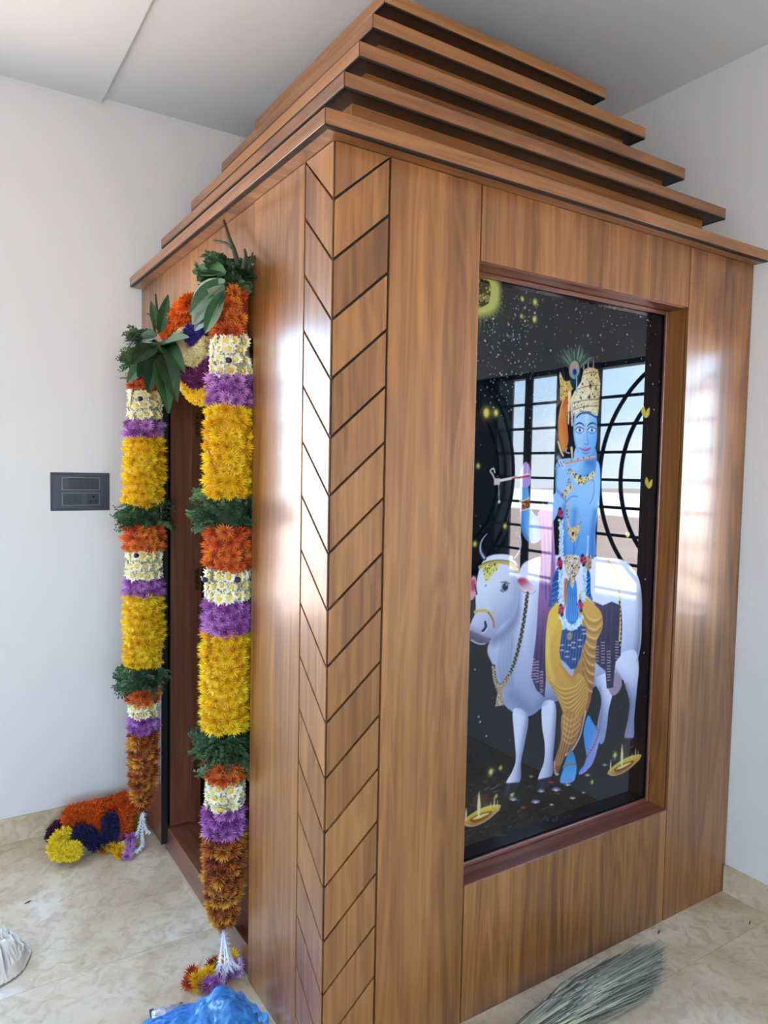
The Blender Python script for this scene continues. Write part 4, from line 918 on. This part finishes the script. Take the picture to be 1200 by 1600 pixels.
# large dark leaves and twigs at the garland heads
def leaves(root, lst, bd_=-.11):
    for (bx, by, tx, ty, dep, s_) in lst:
        b, t = Vector(at(bx, by, 0, bd_)), Vector(at(tx, ty, 0, bd_-.02-dep))
        d = t-b; o = bpy.data.objects.new('leaf', rng.choice(LEAF)[0]); put(o, b, root)
        xax = d.normalized(); tocam = (Vector(CAM)-b).normalized(); zax = (tocam+Vector((0, 0, .35))); zax = (zax-xax*zax.dot(xax)).normalized(); yax = zax.cross(xax)
        o.rotation_euler = Matrix((xax, yax, zax)).transposed().to_euler(); k = d.length/.145; o.scale = (k, min(1.4, k*.5+.55)*s_*.95, k)
leaves(gR, [(352, 428, 300, 420, .0, 1.0), (352, 440, 282, 480, .02, 1.0), (352, 448, 287, 508, .02, 1.0), (352, 452, 298, 518, .0, 1.1), (350, 455, 316, 524, .0, .9), (352, 430, 308, 438, -.02, 1.1), (348, 436, 290, 492, .04, 1.1), (348, 425, 304, 412, .0, .9)])
leaves(gL, [(240, 530, 194, 548, .03, 1.0), (242, 545, 198, 598, .05, 1.1), (248, 540, 196, 572, .03, 1.1), (252, 560, 262, 622, .06, 1.1), (255, 555, 274, 608, .03, 1.1), (250, 535, 282, 560, .02, 1.0), (245, 525, 218, 520, .02, 1.1), (250, 520, 262, 462, -.02, 1.0), (246, 515, 236, 470, .0, .7), (240, 540, 210, 560, .08, 1.2), (246, 556, 232, 606, .07, 1.2), (236, 525, 200, 525, .02, .8), (252, 545, 288, 520, .0, 1.0), (240, 560, 216, 588, .06, 1.2)])
def twig(root, pts, r0=.006):
    P = [tuple(at(x, y, 0, dx)) for (x, y, dx) in pts]; Q = spline(P, 4); tube('twig', [tuple(p) for p in Q], [r0*(1-.5*i/len(Q)) for i in range(len(Q))], G_STEM, root, 7)
twig(gR, [(372, 415, -.06), (366, 392, -.05), (358, 372, -.045), (350, 345, -.03)], .008); twig(gR, [(364, 388, -.05), (352, 380, -.05), (335, 376, -.05)], .006); twig(gR, [(388, 420, -.06), (395, 395, -.04)], .004)
twig(gR, [(380, 420, -.07), (384, 400, -.06), (382, 390, -.05)], .006)
twig(gL, [(248, 520, -.06), (246, 490, -.04), (243, 460, -.03)], .007); twig(gL, [(242, 520, -.07), (236, 495, -.05), (230, 490, -.05)], .005)
# tassels: white tuberose strings ending in small flowers on the floor
def tassel(root, start, ends, fl):
    for (pts, endk) in ends:
        P = spline([start]+pts, 8); V, F = tube_vf(P, .0035, 6)
        for i in range(2, len(P)-1):
            for k in range(5):
                a = rng.uniform(0, 6.28); d = Vector((math.cos(a), math.sin(a), -.9)).normalized(); c = Vector(P[i]); s = d.cross(Vector((.3, .5, .1))).normalized()*.0032; b = len(V)
                s2 = d.cross(s).normalized()*.0026
                V += [tuple(c+s), tuple(c-s*.5+s2), tuple(c-s*.5-s2), tuple(c+d*rng.uniform(.012, .021))]; F += [(b, b+1, b+3), (b+1, b+2, b+3), (b+2, b, b+3)]
        mesh('tuberose_string', V, F, P_BUD, root)
    for (px, py, kind, z) in fl:
        p = Vector(at(px, py, 2, z)); p.x = min(p.x, -.024); o = bpy.data.objects.new('flower', rng.choice(FL[kind])[0]); put(o, p, root)
        o.rotation_euler = frame_to((Vector(CAM)-p).normalized()+Vector((rng.uniform(-.5, .5), rng.uniform(-.5, .5), .4)), rng.uniform(0, 6)).to_euler(); s_ = rng.uniform(.95, 1.25); o.scale = (s_,)*3
def F3(x, y, z=.012):
    p = at(x, y, 2, z); return (min(p[0], -.008), p[1], p[2])
bR = tuple(axR(zr(1462))); bL = tuple(axL(zl(1276)))
tassel(gR, bR, [([F3(344, 1500, .07), F3(338, 1518, .03), F3(322, 1532, .02)], 0), ([F3(352, 1500, .07), F3(350, 1520, .03), F3(347, 1538)], 0), ([F3(357, 1500, .08), F3(362, 1514, .03), F3(378, 1520)], 0), ([F3(362, 1498, .06), F3(372, 1508, .04), F3(384, 1494, .04)], 0)],
       [(300, 1522, 'org', .02), (296, 1536, 'org', .012), (308, 1532, 'yel', .018), (318, 1526, 'yel', .02), (328, 1520, 'yel', .025), (322, 1542, 'lil', .012), (312, 1540, 'yel', .012), (334, 1510, 'rust', .025), (338, 1538, 'lil', .012), (352, 1524, 'lil', .015), (372, 1495, 'yel', .03), (376, 1512, 'lil', .02), (384, 1508, 'lil', .02), (366, 1500, 'yel', .02), (345, 1512, 'yel', .02), (330, 1535, 'lil', .012)])
tassel(gL, bL, [([F3(215, 1300, .06), F3(200, 1312, .03), F3(184, 1317)], 0), ([F3(222, 1305, .05), F3(221, 1320, .02), F3(210, 1331)], 0), ([F3(226, 1292, .08), F3(234, 1300, .05)], 0)],
       [(164, 1318, 'yel', .02), (160, 1328, 'rust', .012), (172, 1324, 'yel', .018), (182, 1330, 'yel', .015), (180, 1310, 'lil', .03), (186, 1336, 'yel', .010), (200, 1332, 'lil', .015), (204, 1324, 'lil', .02), (206, 1312, 'lil', .03), (198, 1338, 'lil', .010), (190, 1326, 'yel', .02)])
# fluffy strands -------------------------------------------------------------
def fluff_vf(path, rad, n, pl, seed):
    """rope of close-set flower heads along a path, rounded ends"""
    r_ = random.Random(seed); P = [Vector(p) for p in spline(path, 8)]; m = len(P)
    V, F = tube_vf(P, [rad*.75*min(1, (.15+min(i, m-1-i)*.33)) for i in range(m)], 8)
    nc = len(F); heads = [mum_vf(pl*1.25, (9, 8, 5), (8, 40, 70), .17, 90+k, .1) for k in range(3)]
    for i in range(n):
        t = (i+.5)/n*(m-1.001); k = int(t); c = P[k].lerp(P[k+1], t-k); d = (P[k+1]-P[k]).normalized()
        a = i*2.39996+r_.uniform(-.3, .3); u = d.cross(Vector((.2, .3, 1))).normalized(); v = d.cross(u); nr = (u*math.cos(a)+v*math.sin(a)).normalized()
        ef = min(1, .35+min(t, m-1-t)*.35)
        R3 = frame_to(nr, r_.uniform(0, 6.28)); base = c+nr*rad*.70*ef; b = len(V); hv, hf = r_.choice(heads)
        V += [tuple(R3 @ Vector(p)+base) for p in hv]; F += [tuple(q_+b for q_ in f) for f in hf]
    return V, F, nc
def fluff(name, path, rad, n, pl, mat, parent=None, seed=1):
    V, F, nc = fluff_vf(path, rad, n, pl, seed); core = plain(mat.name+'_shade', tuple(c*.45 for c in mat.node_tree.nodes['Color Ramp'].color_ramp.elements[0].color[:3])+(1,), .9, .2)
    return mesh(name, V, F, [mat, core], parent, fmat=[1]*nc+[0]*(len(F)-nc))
# curved swag across the top of the doorway
SX = -.045
S3 = lambda x, y, dx=SX: tuple(at(x, y, 0, dx))
swg = thing('door_swag', S3(300, 620), 'crescent swag of stitched yellow, magenta, cream and violet rows across the doorway head', 'garland')
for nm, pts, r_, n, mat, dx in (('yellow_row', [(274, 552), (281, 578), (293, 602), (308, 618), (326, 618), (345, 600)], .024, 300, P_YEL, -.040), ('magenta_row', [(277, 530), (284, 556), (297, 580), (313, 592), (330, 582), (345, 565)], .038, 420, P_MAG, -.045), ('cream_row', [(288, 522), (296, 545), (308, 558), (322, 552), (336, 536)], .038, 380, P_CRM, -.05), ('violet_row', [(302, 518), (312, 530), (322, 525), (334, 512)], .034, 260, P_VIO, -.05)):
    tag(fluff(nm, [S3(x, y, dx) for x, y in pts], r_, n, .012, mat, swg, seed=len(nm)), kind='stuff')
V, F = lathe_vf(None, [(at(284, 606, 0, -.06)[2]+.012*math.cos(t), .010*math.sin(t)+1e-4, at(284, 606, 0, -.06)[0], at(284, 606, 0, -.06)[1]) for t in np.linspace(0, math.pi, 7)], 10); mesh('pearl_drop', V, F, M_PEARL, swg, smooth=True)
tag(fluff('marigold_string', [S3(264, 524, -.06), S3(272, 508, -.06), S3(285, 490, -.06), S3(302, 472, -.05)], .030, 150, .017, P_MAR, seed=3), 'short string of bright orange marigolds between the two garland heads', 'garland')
# heap of loose garlands on the floor by the back wall
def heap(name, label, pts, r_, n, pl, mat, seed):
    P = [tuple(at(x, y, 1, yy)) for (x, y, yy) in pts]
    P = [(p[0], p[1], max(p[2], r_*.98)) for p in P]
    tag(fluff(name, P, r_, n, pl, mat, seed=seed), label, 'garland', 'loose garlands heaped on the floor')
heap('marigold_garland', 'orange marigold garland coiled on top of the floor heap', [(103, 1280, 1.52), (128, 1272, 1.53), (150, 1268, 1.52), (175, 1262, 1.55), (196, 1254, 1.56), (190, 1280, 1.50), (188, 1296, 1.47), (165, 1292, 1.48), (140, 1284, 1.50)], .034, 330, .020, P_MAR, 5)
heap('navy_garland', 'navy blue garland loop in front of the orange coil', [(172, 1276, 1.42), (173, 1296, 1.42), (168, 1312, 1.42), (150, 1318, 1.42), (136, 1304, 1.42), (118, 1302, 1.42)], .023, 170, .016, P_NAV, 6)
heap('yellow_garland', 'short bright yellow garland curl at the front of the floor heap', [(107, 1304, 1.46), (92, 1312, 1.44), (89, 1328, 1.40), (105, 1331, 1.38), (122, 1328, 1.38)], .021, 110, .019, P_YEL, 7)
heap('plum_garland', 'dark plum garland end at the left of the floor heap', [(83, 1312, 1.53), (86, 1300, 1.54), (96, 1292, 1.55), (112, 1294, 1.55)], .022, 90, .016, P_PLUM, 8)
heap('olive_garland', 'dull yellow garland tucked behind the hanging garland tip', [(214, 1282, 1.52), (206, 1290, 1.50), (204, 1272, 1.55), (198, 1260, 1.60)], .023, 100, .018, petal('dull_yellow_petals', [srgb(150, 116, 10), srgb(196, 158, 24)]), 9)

# ------------------------------------------------------------------ grass broom on the floor
M_STRAW = plain('grey_green_grass', srgb(140, 138, 116), .7, .2, scale=40)
M_STRAW2 = plain('pale_straw', srgb(206, 204, 160), .6, .15, scale=40)
M_STRAW3 = plain('dark_grass', srgb(86, 84, 72), .75, .2, scale=40)
M_STRAW4 = plain('light_grass', srgb(182, 178, 150), .7, .2, scale=40)
br = thing('grass_broom', (.45, -.16, 0), 'soft grey green grass broom lying along the cabinet foot', 'broom')
hub = Vector((.30, -.17, .030)); V, F, FM = [], [], []
for i in range(4200):
    u, v_ = rng.gauss(0, .42), abs(rng.gauss(0, .5)); u = max(-1, min(1, u)); v_ = min(v_, 1)
    L = (.83-.30*rng.random()**1.5)*(1-.20*abs(u)); s0 = hub+Vector((rng.uniform(0, .2), u*.016, (v_-.5)*.022))
    tip = hub+Vector((L, u*.085*(L/.8)+.028*(L/.8)**2+.012, -.030+v_*.055*(1-.35*abs(u))+.003))
    mid = s0.lerp(tip, .6)+Vector((0, u*.016, .012+.010*v_))
    w_ = rng.uniform(.0007, .0018); b = len(V)
    for p, ww in ((s0, w_), (mid, w_), (tip+Vector((0, rng.gauss(0, .010), rng.uniform(0, .012))), w_*.25)):
        p = Vector((p.x, p.y, max(p.z, .0015))); V += [(p.x, p.y-ww, p.z), (p.x, p.y+ww, p.z+ww)]
    F += [(b, b+2, b+3, b+1), (b+2, b+4, b+5, b+3)]; k = 1 if rng.random() < .05 and L < .62 else rng.choice((0, 0, 2, 3)); FM += [k, k]
tag(mesh('bristles', V, F, [M_STRAW, M_STRAW2, M_STRAW3, M_STRAW4], br, fmat=FM), kind='stuff')
tube('handle', [(-.25, -.20, .016), (0, -.19, .018), (.25, -.175, .026), (.42, -.168, .030)], [.012, .014, .017, .022], M_STRAW2, br, 12)

# ------------------------------------------------------------------ blue plastic bag
def crumple(name, cx, cy, prof, nx, ny, sx, sy, mat, seed, freq, amp, loc=None, parent=None, ridge=1.0, st=(1.0, 1.0)):
    V, F = [], []
    for j in range(ny+1):
        for i in range(nx+1):
            u, v_ = i/nx*2-1, j/ny*2-1
            # round the square
            x, y = u*math.sqrt(1-v_*v_/2), v_*math.sqrt(1-u*u/2); rr = min(1, math.hypot(x, y))
            fu, fv = (u+.35*v_)*st[0]*freq, v_*st[1]*freq; n1 = noise.noise(Vector((fu+seed, fv, seed*1.7))); n2 = noise.noise(Vector((fu*2.3, fv*2.3+seed, 3.1)))
            rdg = (1-abs(n1)*2.2)*.6+(1-abs(n2)*2.2)*.4
            edge = 1+.16*noise.noise(Vector((math.atan2(y, x)*1.3 if rr > 0 else 0, seed, 0)))
            h = prof(x, y, rr)*(1+ridge*.35*(rdg-.5))+amp*rdg*(1-rr**4)
            V.append((cx+x*sx*edge, cy+y*sy*edge, max(.0012, h*(1-rr**6)+.0012+.004*(1+n2)*(rr > .8))))
    for j in range(ny):
        for i in range(nx):
            a = j*(nx+1)+i; F.append((a, a+1, a+nx+2, a+nx+1))
    return mesh(name, V, F, mat, parent, loc, smooth=True)
mb, tb, bb = newmat('blue_plastic_film'); bb.inputs['Base Color'].default_value = srgb(24, 120, 206); bb.inputs['Roughness'].default_value = .16; bb.inputs['Specular IOR Level'].default_value = .6
bb.inputs['Transmission Weight'].default_value = .12
nzb = tb.nodes.new('ShaderNodeTexNoise'); nzb.inputs['Scale'].default_value = 22; nzb.inputs['Detail'].default_value = 4; nzb.inputs['Distortion'].default_value = 2.5
tcb = tb.nodes.new('ShaderNodeTexCoord'); tb.links.new(tcb.outputs['Object'], nzb.inputs['Vector'])
rb = tb.nodes.new('ShaderNodeValToRGB'); rb.color_ramp.elements[0].color = srgb(18, 116, 212); rb.color_ramp.elements[1].color = srgb(96, 178, 242); rb.color_ramp.elements[0].position = .3; rb.color_ramp.elements[1].position = .72
tb.links.new(nzb.outputs['Fac'], rb.inputs[0]); tb.links.new(rb.outputs[0], bb.inputs['Base Color'])
bag = thing('plastic_bag', (-.16, .33, 0), 'crumpled bright blue plastic carrier bag on the floor', 'bag')
pk = lambda x, y, r_: .074*math.exp(-((x-.60)**2*4+(y-.12)**2*3.5))+.040*math.exp(-((x+.35)**2*3+(y)**2*3))
crumple('bag_body', -.225, .330, pk, 84, 60, .205, .125, mb, 4.2, 2.4, .012, parent=bag)
def ribbon(name, pts, wd, mat, parent):
    P = [Vector(p) for p in spline(pts, 8)]; V, F = [], []
    for i, p in enumerate(P):
        d = (P[min(i+1, len(P)-1)]-P[max(i-1, 0)]).normalized(); s = d.cross(Vector((0, 0, 1))).normalized()*wd*(.75+.25*math.sin(i*.9))
        lift = Vector((0, 0, .006*math.sin(i*1.1)))
        V += [tuple(p+s+lift), tuple(p+lift*.2+Vector((0, 0, .004))), tuple(p-s-lift*.5)]
    for i in range(len(P)-1):
        a = i*3; F += [(a, a+1, a+4, a+3), (a+1, a+2, a+5, a+4)]
    return mesh(name, V, F, mat, parent, smooth=True)
ribbon('bag_handle', [F3(372, 1552, .05), F3(392, 1572, .028), F3(412, 1590, .016), F3(415, 1612, .012), F3(395, 1630, .014), F3(375, 1625, .014)], .015, mb, bag)
# ------------------------------------------------------------------ small foil packet
M_FOIL = plain('silver_white_foil', srgb(206, 212, 220), .25, .12, scale=25, bump=.5, metallic=.35)
M_INKB = plain('packet_dark_print', srgb(60, 66, 80), .4, .1)
a, b, c, d = F3(233, 1580, 0), F3(285, 1566, 0), F3(279, 1592, 0), F3(236, 1600, 0)
pkt = thing('foil_packet', tuple((np.array(a)+np.array(c))/2), 'flat crinkled silver packet lying behind the blue bag', 'packet')
V, F = [], []
for j in range(9):
    for i in range(13):
        u, v_ = i/12, j/8; p = np.array(a)*(1-u)*(1-v_)+np.array(b)*u*(1-v_)+np.array(c)*u*v_+np.array(d)*(1-u)*v_
        V.append((p[0], p[1], .002+.010*math.sin(math.pi*u)**.5*math.sin(math.pi*v_)**.5*(1+.5*noise.noise(Vector((u*5, v_*4, 1))))))
for j in range(8):
    for i in range(12): k = j*13+i; F.append((k, k+13, k+14, k+1))
F.append(tuple(i for i in range(13))+tuple(13*j+12 for j in range(1, 9))+tuple(104+i for i in range(11, -1, -1))+tuple(13*j for j in range(7, 0, -1)))
mesh('pouch', V, F, M_FOIL, pkt, smooth=False)
e0, e1 = np.array(a), np.array(d); dr = (np.array(b)-np.array(a)); dr = dr/np.linalg.norm(dr)*.012
prism('seal_strip', [tuple(e0+(0, 0, .001)), tuple(e1+(0, 0, .001)), tuple(e1+dr+(0, 0, .001)), tuple(e0+dr+(0, 0, .001))], [tuple(e0+(0, 0, .0045)), tuple(e1+(0, 0, .0045)), tuple(e1+dr+(0, 0, .0055)), tuple(e0+dr+(0, 0, .0055))], M_INKB, pkt)
# ------------------------------------------------------------------ cloth rag at the left edge
M_RAG = plain('off_white_cotton', srgb(228, 220, 204), .9, .10, scale=18, bump=.1)
rag = crumple('floor_cloth', -.620, .915, lambda x, y, r_: .034*(1-r_**4)+.022*math.exp(-((x-.1)**2+(y-.6)**2)*6), 80, 80, .098, .118, M_RAG, 9.3, 2.4, .034, ridge=1.5, st=(1.5, .6))
tag(rag, 'crumpled off white cotton rag on the floor', 'cloth')
# tiny splinters on the floor
for k, (x, y, lab) in enumerate(((44, 1409, 'tiny dark splinter on the floor behind the cotton rag'), (1030, 1456, 'tiny dark splinter on the floor near the cabinet foot'), (1172, 1441, 'tiny dark splinter on the floor by the right baseboard'))):
    p = at(x, y, 2, .003); o = tube('wood_splinter', [(p[0]-.012, p[1]-.004, .0022), (p[0], p[1], .003), (p[0]+.010, p[1]+.006, .0022)], [.001, .0022, .0008], M_DARKSCREW, None, 5)
    tag(o, lab, 'splinter', 'splinters on the floor')
